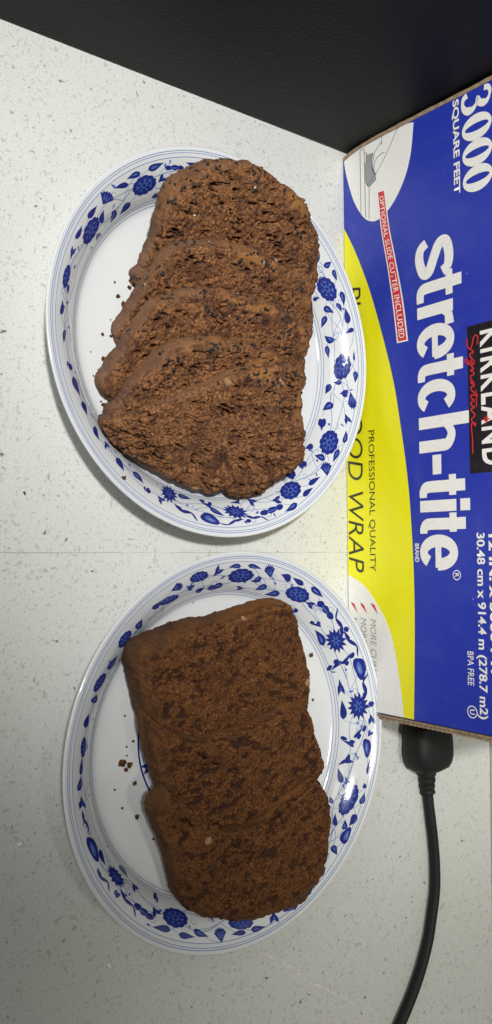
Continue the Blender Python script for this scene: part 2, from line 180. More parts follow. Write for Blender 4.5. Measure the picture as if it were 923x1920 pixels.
def m_wall():
    m = mat('pale_backsplash', (.66, .67, .64), .4, .4); t = NT(m); c = t.coord()
    t.l(t.ramp(t.noise(c, 700, 3), [(.3, (.60, .61, .58)), (.7, (.70, .71, .68))]), t.b.inputs['Base Color'])
    return m

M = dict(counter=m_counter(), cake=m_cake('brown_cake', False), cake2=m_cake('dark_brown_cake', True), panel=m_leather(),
         blue=m_print('blue_print', (.022, .043, .43)), yellow=m_print('yellow_print', (.93, .87, .010)),
         white=m_print('white_print', (.90, .90, .87)), red=m_print('red_print', (.68, .035, .045)),
         black=m_print('black_print', (.012, .011, .016)), ink=m_print('dark_ink', (.035, .035, .022)),
         grey=m_print('grey_print', (.33, .35, .36)), kraft=m_kraft(), glaze=m_glaze(), rubber=m_rubber(), wall=m_wall(),
         cobalt=mat('cobalt_decor', (.016, .028, .205), .12, .5), cobalt_mid=mat('cobalt_wash', (.075, .13, .42), .12, .5),
         cobalt_line=mat('cobalt_line', (.17, .25, .48), .12, .5),
         seed=mat('black_sesame', (.012, .012, .011), .45, .4), seed_w=mat('white_sesame', (.55, .47, .36), .5, .4),
         nut=mat('nut_kernel', (.42, .26, .13), .5, .4), chip_a=mat('grey_chip', (.37, .38, .36), .3, .4),
         chip_b=mat('dark_chip', (.19, .20, .19), .3, .4), chip_c=mat('pale_green_chip', (.47, .505, .47), .3, .4), chip_d=mat('blackish_chip', (.035, .037, .035), .35, .4),
         fluff=mat('white_fluff', (.85, .85, .82), .8, .2))
def nutmat():
    t = NT(M['nut']); c = t.coord()
    t.l(t.ramp(t.noise(c, 380, 3), [(.3, (.17, .085, .04)), (.7, (.40, .26, .14))]), t.b.inputs['Base Color'])
nutmat()

# ------------------------------------------------------------------ helpers
def link(name, me, parent=None, m=None, smooth=False):
    if m is not None:
        for x in (m if isinstance(m, (list, tuple)) else [m]): me.materials.append(x)
    if smooth: me.polygons.foreach_set('use_smooth', [True] * len(me.polygons))
    o = bpy.data.objects.new(name, me); COL.objects.link(o)
    if parent is not None: o.parent = parent
    return o
def mesh(name, V, F, mi=None):
    me = bpy.data.meshes.new(name); me.from_pydata([tuple(map(float, v)) for v in V], [], [tuple(map(int, f)) for f in F])
    if mi is not None: me.polygons.foreach_set('material_index', np.asarray(mi, dtype=np.int32))
    me.update(); return me
def empty(name, loc=(0, 0, 0), rz=0):
    o = bpy.data.objects.new(name, None); COL.objects.link(o); o.location = loc; o.rotation_euler = (0, 0, rz)
    o.empty_display_size = .02; return o
def tag(o, label=None, cat=None, group=None, kind=None):
    for k, v in (('label', label), ('category', cat), ('group', group), ('kind', kind)):
        if v: o[k] = v
    return o
def box_mesh(name, x0, x1, y0, y1, z0, z1, bevel=0, seg=2):
    bm = bmesh.new(); bmesh.ops.create_cube(bm, size=1)
    bmesh.ops.scale(bm, vec=(x1 - x0, y1 - y0, z1 - z0), verts=bm.verts)
    bmesh.ops.translate(bm, vec=((x0 + x1) / 2, (y0 + y1) / 2, (z0 + z1) / 2), verts=bm.verts)
    if bevel: bmesh.ops.bevel(bm, geom=bm.edges[:], offset=bevel, segments=seg, affect='EDGES', profile=.5)
    me = bpy.data.meshes.new(name); bm.to_mesh(me); bm.free(); return me
def catmull(P, n, closed=False):
    P = np.asarray(P, float); N = len(P); out = []
    idx = range(N) if closed else range(N - 1)
    for i in idx:
        g = (lambda j: P[j % N]) if closed else (lambda j: P[min(max(j, 0), N - 1)])
        a, b, c, d = g(i - 1), g(i), g(i + 1), g(i + 2)
        for k in range(n):
            t = k / n
            out.append(.5 * ((2 * b) + (c - a) * t + (2 * a - 5 * b + 4 * c - d) * t * t + (3 * b - a - 3 * c + d) * t ** 3))
    if not closed: out.append(P[-1])
    return np.array(out)
def resample(P, n, closed=True):
    Q = np.vstack([P, P[:1]]) if closed else P
    s = np.concatenate([[0], np.cumsum(np.linalg.norm(np.diff(Q, axis=0), axis=1))])
    u = np.linspace(0, s[-1], n, endpoint=not closed)
    return np.stack([np.interp(u, s, Q[:, k]) for k in range(Q.shape[1])], 1)
def tube(path, rad, seg=16, cap=True):
    path = np.asarray(path, float); n = len(path); V = []; F = []
    rad = np.broadcast_to(rad, (n,))
    T = np.gradient(path, axis=0); T /= np.linalg.norm(T, axis=1)[:, None]
    upv = np.array([0, 0, 1.0])
    for i in range(n):
        s = np.cross(T[i], upv); s /= np.linalg.norm(s); u = np.cross(s, T[i])
        for k in range(seg):
            a = 2 * math.pi * k / seg; V.append(path[i] + rad[i] * (math.cos(a) * s + math.sin(a) * u))
    for i in range(n - 1):
        for k in range(seg):
            k2 = (k + 1) % seg; F.append((i * seg + k, i * seg + k2, (i + 1) * seg + k2, (i + 1) * seg + k))
    if cap: F.append(tuple(range(seg))[::-1]); F.append(tuple((n - 1) * seg + k for k in range(seg)))
    return V, F

# vectorised noise
def _h(ix, iy, iz, s):
    x = (ix.astype(np.int64) * 374761393 + iy.astype(np.int64) * 668265263 + iz.astype(np.int64) * 2147483647 + s * 1274126177) & 0xFFFFFFFF
    x = ((x ^ (x >> 13)) * 1274126177) & 0xFFFFFFFF
    x = ((x ^ (x >> 16)) * 2246822519) & 0xFFFFFFFF
    return ((x ^ (x >> 15)) & 0xFFFFFF) / float(0x1000000)
def vnoise(P, s=0):
    i = np.floor(P).astype(np.int64); f = P - i; f = f * f * f * (f * (f * 6 - 15) + 10); o = 0
    for dx in (0, 1):
        for dy in (0, 1):
            for dz in (0, 1):
                wt = (f[:, 0] if dx else 1 - f[:, 0]) * (f[:, 1] if dy else 1 - f[:, 1]) * (f[:, 2] if dz else 1 - f[:, 2])
                o = o + wt * _h(i[:, 0] + dx, i[:, 1] + dy, i[:, 2] + dz, s)
    return o * 2 - 1
def fbm(P, octv, s=0, g=.55):
    a, o, t = 1.0, 0, 0
    for k in range(octv):
        o = o + a * vnoise(P * (2.03 ** k) + 17.3 * k, s + k); t += a; a *= g
    return o / t
def worley(P, s=0):
    i = np.floor(P).astype(np.int64); best = np.full(len(P), 9.0); idv = np.zeros(len(P))
    for dx in (-1, 0, 1):
        for dy in (-1, 0, 1):
            for dz in (-1, 0, 1):
                a, b, c = i[:, 0] + dx, i[:, 1] + dy, i[:, 2] + dz
                q = np.stack([a + _h(a, b, c, s), b + _h(a, b, c, s + 1), c + _h(a, b, c, s + 2)], 1)
                d = np.linalg.norm(P - q, axis=1); m_ = d < best
                best = np.where(m_, d, best); idv = np.where(m_, _h(a, b, c, s + 3), idv)
    return best, idv
def sstep(a, b, x):
    t = np.clip((x - a) / (b - a), 0, 1); return t * t * (3 - 2 * t)

# ------------------------------------------------------------------ the setting
cm = box_mesh('countertop', -.35, 1.3, -.42, .1275, -.03, 0, 0)
counter = link('countertop', cm, None, M['counter']); tag(counter, 'white speckled quartz countertop', kind='structure')
def chip_poly(cx, cy, size, rng, z=.00006):
    n = rng.integers(4, 8); el = rng.uniform(1.0, 3.2); a0 = rng.uniform(0, 6.28)
    an = np.sort(rng.uniform(0, 6.28, n)); rr = rng.uniform(.55, 1.0, n) * size / 2
    x = rr * np.cos(an) * math.sqrt(el); y = rr * np.sin(an) / math.sqrt(el)
    return [(cx + (x[k] * math.cos(a0) - y[k] * math.sin(a0)), cy + (x[k] * math.sin(a0) + y[k] * math.cos(a0)), z) for k in range(n)]
V, F, MI = [], [], []
def addpoly(p, mi):
    b = len(V); V.extend(p); F.append(tuple(range(b, b + len(p)))); MI.append(mi)
for k in range(9000):
    x, y = RNG.uniform(-.0, .56), RNG.uniform(-.26, .127)
    s = .0005 + .0021 * RNG.random() ** 3.2
    u = RNG.random()
    mi = 2 if u < .55 else (0 if u < .95 else (1 if u < .993 else 3))
    addpoly(chip_poly(x, y, s * (1.5 if mi == 2 else 1), RNG, .00004 + .00006 * RNG.random()), mi)
for x, y, s in D['flecks']: addpoly(chip_poly(x * MM, y * MM, s * MM * .9, RNG, .00012), 3 if s < 2.6 else 1)
me = mesh('quartz_chip', V, F, MI); ch = link('quartz_chips', me, counter, [M['chip_a'], M['chip_b'], M['chip_c'], M['chip_d']]); tag(ch, kind='stuff')
# hairline seam of the slab
V, F = [], []
ys = np.linspace(-.30, .127, 60); xs = .2306 + .00022 * np.cumsum(RNG.normal(0, .35, 60)) * .5
for k in range(60):
    wd = (.00010 + .00012 * RNG.random()) if RNG.random() < .8 else .00003
    V += [(xs[k] - wd, ys[k], .00016), (xs[k] + wd, ys[k], .00016)]
F = [(2 * k, 2 * k + 1, 2 * k + 3, 2 * k + 2) for k in range(59)]
link('seam', mesh('seam', V, F), counter, mat('seam_filler', (.40, .40, .365), .5, .3))
# faint white streak and bits of fluff on the slab
V, F = [], []
P = resample(np.array(D['streak']) * MM, 70, False)
for k in range(69):
    if RNG.random() < .62:
        d = P[k + 1] - P[k]; nn = np.array([-d[1], d[0]]); nn /= np.linalg.norm(nn); wd = RNG.uniform(.0002, .0006); j = nn * RNG.normal(0, .0003)
        b = len(V); V += [(*(P[k] + j - nn * wd), .0002), (*(P[k + 1] + j - nn * wd), .0002), (*(P[k + 1] + j + nn * wd), .0002), (*(P[k] + j + nn * wd), .0002)]
        F.append((b, b + 1, b + 2, b + 3))
link('dried_streak', mesh('dried_streak', V, F), counter, mat('streak_white', (.80, .80, .76), .6, .3))

wall = link('back_wall', box_mesh('back_wall', -.35, 1.3, .1288, .16, -.03, .9), None, M['wall']); tag(wall, 'pale backsplash wall behind the counter', kind='structure')

# black panel at the end of the counter
cab = empty('black_cabinet', (-.0012, -.05, 0))
tag(cab, 'black grained cabinet side standing at the end of the white counter', 'cabinet')
pm = box_mesh('cabinet_panel', -.30, 0, -.20, .17, .0006, .30, .0012, 3)
link('side_panel', pm, cab, M['panel'], False)
fm = box_mesh('cabinet_foot', -.29, -.0015, -.19, .16, .0001, .0012); link('base_strip', fm, cab, M['kraft'] if False else M['black'])

# ------------------------------------------------------------------ plates
PROF = [(0, 4.5), (62, 4.5), (68, 4.55), (71, 4.95), (73, 6.0), (74.6, 7.7), (77, 10.9), (80, 14.1), (84, 17.4), (88, 19.9), (91, 21.3), (93.2, 22.1)]
PX = np.array(PROF, float)
PS = catmull(PX[1:], 8); PS = np.vstack([[0, 4.5], [20, 4.5], [40, 4.5], PS])
SLEN = np.concatenate([[0], np.cumsum(np.linalg.norm(np.diff(PS, axis=0), axis=1))]); SLEN -= np.interp(70, PS[:, 0], SLEN)
def s2rz(s): return np.interp(s, SLEN, PS[:, 0]), np.interp(s, SLEN, PS[:, 1])
def zplate(r): return np.interp(r, PS[:, 0], PS[:, 1])
def surf(th, s, off):
    r, z = s2rz(s); r2, z2 = s2rz(s + .2); r1, z1 = s2rz(s - .2)
    tr, tz = r2 - r1, z2 - z1; L = np.hypot(tr, tz) + 1e-9
    rr = r - off * tz / L; zz = z + off * tr / L
    return np.stack([rr * np.cos(th), rr * np.sin(th), zz], -1) * MM

class Decal:
    def __init__(s): s.V = []; s.F = []; s.M = []
    def add(s, pts, faces, mi):
        b = len(s.V); s.V += [tuple(p) for p in pts]; s.F += [tuple(b + i for i in f) for f in faces]; s.M += [mi] * len(faces)
def unit_shapes(kind, rng):
    """list of (polygon in unit chart, colour index 0 dark 1 wash 2 line, layer)"""
    def blob(cx, cy, rx, ry, n=14, wob=.08, rot=0):
        a = np.linspace(0, 2 * np.pi, n, endpoint=False); r = 1 + rng.normal(0, wob, n)
        x, y = rx * r * np.cos(a), ry * r * np.sin(a)
        return np.stack([cx + x * math.cos(rot) - y * math.sin(rot), cy + x * math.sin(rot) + y * math.cos(rot)], 1)
    def leaf(cx, cy, L, W, rot=0, bend=.25, n=9):
        t = np.linspace(0, 1, n); half = np.sin(np.pi * t ** .62) * (1 - t ** 3 * .35)
        c = bend * np.sin(np.pi * t) * W
        top = np.stack([-L + 2 * L * t, c + W * half], 1); bot = np.stack([-L + 2 * L * t, c - W * half * .85], 1)[::-1][1:-1]
        p = np.vstack([top, bot]); cr, sr = math.cos(rot), math.sin(rot)
        return np.stack([cx + p[:, 0] * cr - p[:, 1] * sr, cy + p[:, 0] * sr + p[:, 1] * cr], 1)
    o = []
    if kind == 'leaf':
        bd = rng.uniform(-.35, .35); o.append((leaf(0, 0, 1, .95, 0, bd), 0, 0))
        if rng.random() < .6: o.append((leaf(-.15, .1, .5, .3, .1, bd), 1, 1))
    elif kind == 'peony':
        o.append((blob(0, 0, .86, .86, 18, .03), 1, 0))
        for k in range(11):
            a = 2 * np.pi * k / 11 + .1; o.append((blob(.78 * math.cos(a), .78 * math.sin(a), .27, .2, 9, .08, a + 1.57), 0, 1))
        for k in range(7):
            a = 2 * np.pi * k / 7 + .3; o.append((blob(.43 * math.cos(a), .43 * math.sin(a), .19, .16, 8, .08, a), 0, 2))
        o.append((blob(0, 0, .15, .2, 8, .05), 0, 2))
    elif kind == 'lotus':
        o.append((blob(.0, 0, .72, .7, 14, .08), 1, 0))
        for k in range(13):
            a = 2 * np.pi * k / 13; o.append((leaf(.72 * math.cos(a), .72 * math.sin(a), .34, .17, a, 0), 0, 1))
        for k in range(6):
            a = 2 * np.pi * k / 6 + .3; o.append((blob(.36 * math.cos(a), .36 * math.sin(a), .17, .13, 8, .06, a), 0, 2))
        o.append((blob(0, 0, .14, .14, 8), 0, 2))
    elif kind == 'fan':
        a = np.linspace(-.85, .85, 13); r = 1.6 + .12 * np.cos(np.arange(13) * np.pi)
        o.append((np.vstack([[[-1, 0]], np.stack([-1 + r * np.cos(a) * 1.15, r * np.sin(a) * .85], 1)]), 0, 0))
        for k in (-.45, 0, .45): o.append((leaf(.0, k * .8, .5, .10, k * .8, 0), 1, 1))
    elif kind == 'trio':
        for x, r in ((-.66, .36), (0, .4), (.66, .36)): o.append((blob(x, 0, r, r * 2.0, 10, .08), 0, 0))
        o.append((blob(0, 0, .8, .42, 10, .05), 0, 1)); o.append((leaf(0, .1, .5, .2, 0, 0), 1, 2))
    elif kind == 'comma':
        o.append((blob(.15, 0, .7, .75, 10, .08), 0, 0)); o.append((leaf(-.5, .55, .7, .3, .8, .3), 0, 1))
    elif kind == 'bloom':
        o.append((leaf(.35, .45, .65, .42, .6, .1), 0, 0)); o.append((leaf(.35, -.5, .65, .40, -.6, -.1), 0, 1)); o.append((leaf(-.4, 0, .6, .45, 3.14, 0), 0, 2)); o.append((blob(.2, 0, .25, .18, 8), 1, 3))
    elif kind == 'sprig':
        o.append((leaf(-.1, -.3, .95, .38, .25, .5), 0, 0)); o.append((blob(.55, .5, .42, .42, 9, .1), 0, 1)); o.append((blob(-.55, .35, .34, .45, 9, .1), 0, 2))
    elif kind == 'heart':
        o.append((blob(-.2, .4, .6, .5, 10, .06), 0, 0)); o.append((blob(-.2, -.42, .6, .5, 10, .06), 0, 1)); o.append((leaf(.2, 0, .85, .55, 0, 0), 0, 2))
    elif kind == 'star':
        for a in (0, 2.2, -2.2): o.append((leaf(.45 * math.cos(a), .45 * math.sin(a), .62, .34, a, .1), 0, 0 + (a > 0) + 2 * (a < 0)))
        o.append((blob(0, 0, .35, .35, 8), 0, 3))
    elif kind == 'fat':
        a = np.linspace(0, 2 * np.pi, 20, endpoint=False); r = 1 + .12 * np.sin(a * 3 + 1)
        o.append((np.stack([r * np.cos(a), r * np.sin(a) * .95], 1), 0, 0)); o.append((blob(.05, .1, .6, .4, 12, .05), 1, 1)); o.append((blob(.1, .15, .3, .15, 10, .05), 2, 2))
    elif kind == 'tail':
        t = np.linspace(0, 1, 16); x = -1 + 2 * t; y = .62 * np.sin(t * 7.5) * (1 - .3 * t); wd = .30 * (1 - t) + .07
        p = np.stack([x, y], 1); d = np.gradient(p, axis=0); nn = np.stack([-d[:, 1], d[:, 0]], 1); nn /= np.linalg.norm(nn, axis=1)[:, None]
        o.append((('ribbon', p + nn * wd[:, None], p - nn * wd[:, None]), 0, 0))
    return o

def make_plate(idx, cx, cy, label):
    root = empty('plate', (cx * MM, cy * MM, 0)); tag(root, label, 'plate', 'blue and white plates')
    prof = np.vstack([PS, [(93.75, 21.7), (93.7, 21.0), (93.0, 20.1), (90, 18.4), (84, 14.6), (77, 7.2), (73, 3.6), (66, 2.2), (59, 1.9), (57.5, .1), (54.5, .1), (53, 1.9), (0, 1.9)]])
    N = 180; V = []; F = []; n = len(prof)
    for k in range(N):
        a = 2 * np.pi * k / N
        for r, z in prof: V.append((max(r, .01) * MM * math.cos(a), max(r, .01) * MM * math.sin(a), z * MM))
    for k in range(N):
        k2 = (k + 1) % N
        for j in range(n - 1): F.append((k * n + j, k2 * n + j, k2 * n + j + 1, k * n + j + 1))
    link('dish', mesh('dish', V, F), root, M['glaze'], True)
    # painted lines
    d = Decal(); A = np.linspace(0, 2 * np.pi, 241)
    def ring(s, wd, mi, c=None, off=.10):
        if c is None:
            P = np.vstack([surf(A, np.full(241, s - wd / 2), off), surf(A, np.full(241, s + wd / 2), off)])
        else:
            P = np.vstack([np.stack([c[0] + (c[2] + q) * np.cos(A), c[1] + (c[2] + q) * np.sin(A), np.full(241, 4.5 + off)], 1) * MM for q in (-wd / 2, wd / 2)])
        d.add(P, [(k, k + 1, 241 + k + 1, 241 + k) for k in range(240)], mi)
    for s, wd in ((27.9, .34), (26.9, .28), (25.0, .30), (5.9, .30), (4.5, .30), (2.8, .30)): ring(s, wd, 0)
    if idx == 2:
        ring(0, .9, 1, (-6, -3, 45.4)); ring(0, .35, 0, (-6, -3, 43.6))
        rg = np.random.default_rng(5)
        for (x, y, L, Wd, an) in ((6.0, -43.0, 4.2, 2.6, -1.2), (9.0, -38.5, 3.2, 2.0, -1.5), (20, -36.5, 3.4, 2.2, .5), (4.5, -39, 3, 2.2, 1.0)):
            for kind in ('bloom',):
                for poly, mi, lay in unit_shapes(kind, rg):
                    ca, sa = math.cos(an), math.sin(an)
                    P = [((x + L * p[0] * ca - Wd * p[1] * sa) * MM, (y + L * p[0] * sa + Wd * p[1] * ca) * MM, (4.62 + .04 * lay) * MM) for p in poly]
                    d.add(P, [tuple(range(len(P)))], 1 if mi == 0 else 2)
    me = mesh('painted_lines', d.V, d.F, d.M); link('painted_lines', me, root, [M['cobalt_line'], M['cobalt'], M['cobalt_mid']])
    # painted flowers, leaves and vine
    d = Decal(); rg = np.random.default_rng(11 + idx)
    mot = [list(q) for q in D['motifs'][str(idx)]]
    # the pattern repeats: where the cake hides it, carry on with motifs from the far side of the ring
    ths = sorted(q[1] % 360 for q in mot); extra = []
    for a_, b_ in zip(ths, ths[1:] + [ths[0] + 360]):
        if b_ - a_ > 13:
            for q in mot:
                dlt = ((q[1] + 150) % 360 - a_) % 360
                if 4 < dlt < b_ - a_ - 4: extra.append([q[0], (q[1] + 150) % 360] + q[2:])
    mot += extra
    def stroke(P, wd, mi, off=.10):
        P = catmull(P, 6); P = np.asarray(P); dd = np.gradient(P, axis=0); r, _ = s2rz(P[:, 1])
        t = np.stack([dd[:, 0] * r, dd[:, 1]], 1); t /= np.linalg.norm(t, axis=1)[:, None] + 1e-9
        nx = -t[:, 1] / r * wd; ns = t[:, 0] * wd
        a = surf(P[:, 0] + nx, P[:, 1] + ns, off); b = surf(P[:, 0] - nx, P[:, 1] - ns, off); n_ = len(P)
        d.add(np.vstack([a, b]), [(k, k + 1, n_ + k + 1, n_ + k) for k in range(n_ - 1)], mi)
    # main scrolling vine
    nw = 7; TH = np.linspace(0, 2 * np.pi, 141)
    vine = lambda th: 15.5 + 3.6 * np.sin(nw * th + idx * 1.7) + 1.0 * np.sin(17 * th)
    stroke(np.stack([TH, vine(TH)], 1), .17, 2, .08)
    stroke(np.stack([TH, 15.2 - 3.4 * np.sin(nw * TH + idx * 1.7 + .5) + .8 * np.sin(19 * TH)], 1), .15, 2, .09)
    for th_ in np.arange(.08, 6.2, .215):
        t_ = np.linspace(0, 5.2, 11); rad = 2.3 * (1 - t_ / 6.4); sg = 1 if rg.random() < .5 else -1; rr0 = 84.0; sc_ = 9.5 + 11 * rg.random()
        stroke(np.stack([th_ + sg * rad * np.cos(t_) / rr0, sc_ + rad * np.sin(t_)], 1), .12, 2, .07)
        for q in range(2):
            a_ = rg.uniform(0, 6.28); lp, lw = rg.uniform(1.0, 1.7), rg.uniform(.45, .75); cs = np.clip(sc_ + rg.uniform(-5, 5), 7.5, 23.5); ct = th_ + rg.uniform(-.07, .07)
            for poly, mi, lay in unit_shapes('leaf', rg)[:1]:
                x = poly[:, 0] * lp * math.cos(a_) - poly[:, 1] * lw * math.sin(a_); y = poly[:, 0] * lp * math.sin(a_) + poly[:, 1] * lw * math.cos(a_)
                Q = surf(ct + x / rr0, cs + y, .105); d.add(Q, [tuple(range(len(Q)))], 1)
    for m_ in mot:
        kind, th0, s0, ux, us, vx, vs = m_; ux, us, vx, vs = (q * 1.12 for q in (ux, us, vx, vs)); th0 = math.radians(th0); r0, _ = s2rz(s0)
        for poly, mi, lay in unit_shapes(kind, rg):
            off = .12 + .05 * lay
            def cv(p): 
                th = th0 + (p[:, 0] * ux + p[:, 1] * vx) / r0; s = np.clip(s0 + p[:, 0] * us + p[:, 1] * vs, 3.0, 26.4)
                return surf(th, s, off)
            if isinstance(poly, tuple):
                a, b = cv(poly[1]), cv(poly[2]); n_ = len(a)
                d.add(np.vstack([a, b]), [(k, k + 1, n_ + k + 1, n_ + k) for k in range(n_ - 1)], mi)
            else:
                P = np.vstack([poly.mean(0)[None], poly]); Q = cv(P); n_ = len(poly)
                d.add(Q, [(0, 1 + k, 1 + (k + 1) % n_) for k in range(n_)], mi)
        if kind not in ('tail', 'comma', 'lotus', 'peony'):
            sg = 1 if rg.random() < .5 else -1; th1 = th0 + sg * rg.uniform(.10, .17)
            s1 = float(vine(np.array(th1)))
            b0 = np.array([th0 - ux / r0 * .95, s0 - us * .95])
            stroke(np.array([b0, [th0 * .5 + th1 * .5 - ux / r0 * .5, s0 * .72 + s1 * .28 - us * .6], [th1, s1]]), .12, 2, .085)
        elif rg.random() < .5:
            t_ = np.linspace(0, 4.6, 10); rad = 2.1 * (1 - t_ / 5.6)
            stroke(np.stack([th0 + (abs(ux) + abs(vx) + rad * np.cos(t_)) / r0, s0 + rad * np.sin(t_)], 1), .12, 2, .085)
    me = mesh('floral_border', d.V, d.F, d.M); link('floral_border', me, root, [M['cobalt'], M['cobalt_mid'], M['cobalt_line']])
    return root
PC = {1: (129.7, -97.9), 2: (323.9, -88.3)}
make_plate(1, *PC[1], 'blue and white porcelain plate holding five rough cake slices')
make_plate(2, *PC[2], 'blue and white porcelain plate holding three smooth dark cake slices, beside the power cord')

# ------------------------------------------------------------------ cake
INFO = {
 'S1': ('cake slice nearest the black cabinet, seeds round its broad crumbly top', 1),
 'S2': ('second cake slice from the black cabinet, with a row of seeds on its ridge', 1),
 'S3': ('middle slice of the five rough slices, clusters of black seeds on its ridge', 1),
 'S4': ('fourth rough slice, orange-brown patch of crust on its top edge', 1),
 'S5': ('end slice of the five, whole coarse crumb face turned up', 1),
 'A': ('dark slice with a long straight crust edge and a pale nut at its side', 2),
 'B': ('dark middle slice of the three, between the straight-edged and the rounded slice', 2),
 'C': ('dark rounded slice on top of the three, nut near its upper edge', 2)}
SLI = {}
def make_slice(sd, seed):
    nm = sd['name']; label, pl = INFO[nm]; rough = pl == 1
    o = np.array(sd['o']) * 1000; a, b, n = (np.array(sd[k]) for k in 'abn'); t = sd['t']
    out = catmull(np.array(sd['ab']), 6, True); NP = 460; out = resample(out, NP)
    # ragged outline
    ph = np.stack([out[:, 0] / 5, out[:, 1] / 5, np.full(NP, seed * 3.1)], 1)
    cen = out.mean(0); rad = out - cen; rl = np.linalg.norm(rad, axis=1)[:, None]
    amp = (1.2 if rough else .85)
    out = out + rad / rl * (amp * (fbm(ph, 4, seed) + .35 * vnoise(ph * 4, seed + 9)))[:, None]
    NR = 88; rho = np.linspace(0, 1, NR + 1)[1:] ** .82
    edge = 1.0; V2 = [np.array([[cen[0], cen[1], 0.0]])]; tagv = [np.array([0.0])]
    d = np.gradient(np.vstack([out[-1:], out, out[:1]]), axis=0)[1:-1]; nr = np.stack([d[:, 1], -d[:, 0]], 1); nr /= np.linalg.norm(nr, axis=1)[:, None]
    if ((out - cen) * nr).sum() < 0: nr = -nr
    for q in rho:
        p = cen + (out - cen) * q - nr * 1.2 * (q ** 8)
        z = -1.0 * (q ** 14)
        V2.append(np.column_stack([p, np.full(NP, z)])); tagv.append(np.zeros(NP))
    NS = 26
    for k in range(1, NS + 1):
        u = k / NS; bul = 1.5 * math.sin(math.pi * u) ** .6 - 1.2 * (1 - u) * .2
        p = out + nr * (bul - .6) ; z = -1.0 - (t - 1.5) * u
        V2.append(np.column_stack([p, np.full(NP, z)])); tagv.append(np.full(NP, 1.0))
    for q in (.96, .9, .7, .4):
        p = cen + (out - cen) * q; V2.append(np.column_stack([p, np.full(NP, -t)])); tagv.append(np.full(NP, 1.0))
    V2.append(np.array([[cen[0], cen[1], -t]])); tagv.append(np.array([1.0]))
    L = np.vstack(V2); side = np.concatenate(tagv); nv = len(L)
    F = [(0, 1 + k, 1 + (k + 1) % NP) for k in range(NP)]
    nring = NR + NS + 4
    for r in range(nring - 1):
        b0 = 1 + r * NP; b1 = b0 + NP
        F += [(b0 + k, b1 + k, b1 + (k + 1) % NP, b0 + (k + 1) % NP) for k in range(NP)]
    b0 = 1 + (nring - 1) * NP; last = nv - 1
    F += [(b0 + (k + 1) % NP, b0 + k, last) for k in range(NP)]
    me = mesh('slice', L * MM, F)
    nrm = np.empty(nv * 3, np.float32); me.vertices.foreach_get('co', nrm)
    NVc = np.empty(nv * 3, np.float32)
    me.vertex_normals.foreach_get('vector', NVc); N3 = NVc.reshape(-1, 3).astype(float)
    ringi = np.concatenate([[0], np.repeat(np.arange(1, nring + 1), NP), [nring + 1]])
    if N3[ringi == NR // 2][:, 2].mean() < 0:
        F = [f[::-1] for f in F]; N3 = -N3; me = mesh('slice', L * MM, F)
    P = L + np.array([seed * 53.7, seed * 11.3, seed * 29.1])
    # where crust, where crumb: side walls are crust, their mix frays at the cut edge
    rfrac = np.clip(ringi / NR, 0, 1)
    wob = fbm(P / 6, 3, seed + 40)
    topness = sstep(.35, .75, (L[:, 1] - L[:, 1].min()) / np.ptp(L[:, 1]) + .12 * wob)      # towards the domed top of the loaf
    crust = np.clip(np.where(side > .5, sstep(0.06, .22, (-L[:, 2] - 1) / t + wob * .18 - (0 if rough or nm == 'A' else .16) * topness), sstep(.965, 1.02, rfrac + wob * .03)), 0, 1)
    front = sstep(.15, -.35, (L[:, 0]) / (np.ptp(L[:, 0]) * .5))                               # the pan side of the loaf
    if not rough: crust = np.maximum(crust, .55 * sstep(.78, .95, rfrac + .10 * wob) * sstep(-.45, -.75, L[:, 0] / (np.ptp(L[:, 0]) * .5)))
    if rough: crust = crust * np.clip(front * 1.2 + .30 + .9 * fbm(P / 9, 3, seed + 44), 0, 1)
    # displacement
    if rough:
        big = 1.3 * fbm(P / np.array([16, 11, 14]), 3, seed) + 1.6 * fbm(P / 30, 2, seed + 8)
        mod = .45 + 1.0 * sstep(-.35, .35, fbm(P / 20, 3, seed + 77)); mid = .85 * fbm(P / np.array([5.0, 3.8, 4.6]), 5, seed + 5, .66)
        w1, i1 = worley(P / np.array([5.4, 3.9, 4.6]) + .25 * fbm(P / 3, 2, seed + 12)[:, None], seed + 11)
        pits = -2.9 * sstep(.42, .10, w1) * (i1 > .5)
        w2, i2 = worley(P / np.array([2.2, 1.8, 2.0]) + .3 * fbm(P / 1.5, 2, seed + 18)[:, None], seed + 17)
        pits2 = -1.0 * sstep(.55, .1, w2) * (i2 > .3)
        rg_ = 1 - np.abs(fbm(P / np.array([15, 7, 9]), 4, seed + 23, .62)) * 2.6
        tear = -4.2 * sstep(.84, .96, rg_) * sstep(.06, .32, fbm(P / 12, 2, seed + 31))
        crumbd = big + mod * (mid + pits + pits2) + tear
    else:
        big = 1.1 * fbm(P / 17, 3, seed) + 1.3 * fbm(P / 30, 2, seed + 8); mid = .75 * fbm(P / 4.5, 4, seed + 5)
        w1, i1 = worley(P / 4.0 + .25 * fbm(P / 3, 2, seed + 12)[:, None], seed + 11); pits = -1.3 * sstep(.42, .1, w1) * (i1 > .55)
        w2, i2 = worley(P / 1.9, seed + 17); pits2 = -.65 * sstep(.55, .1, w2) * (i2 > .3)
        rg_ = 1 - np.abs(fbm(P / np.array([15, 8, 9]), 3, seed + 23)) * 2.6
        tear = -1.3 * sstep(.86, .98, rg_) * sstep(.15, .4, fbm(P / 12, 2, seed + 31))
        crumbd = big + mid + pits + pits2 + tear
    crustd = .75 * fbm(P / 13, 2, seed + 3) + .28 * fbm(P / 4, 3, seed + 4) + .10 * fbm(P / 1.4, 2, seed + 6)
    # smooth patches of domed top crust at the upper edge of each rough slice
    patch = sstep(.80, .93, rfrac + .10 * fbm(P / 5, 3, seed + 73)) * (side < .5) * sstep(.62, .86, (L[:, 1] - L[:, 1].min()) / np.ptp(L[:, 1])) * sstep(-.12, .12, fbm(P / 17, 2, seed + 74)) * (1 - .8 * front)
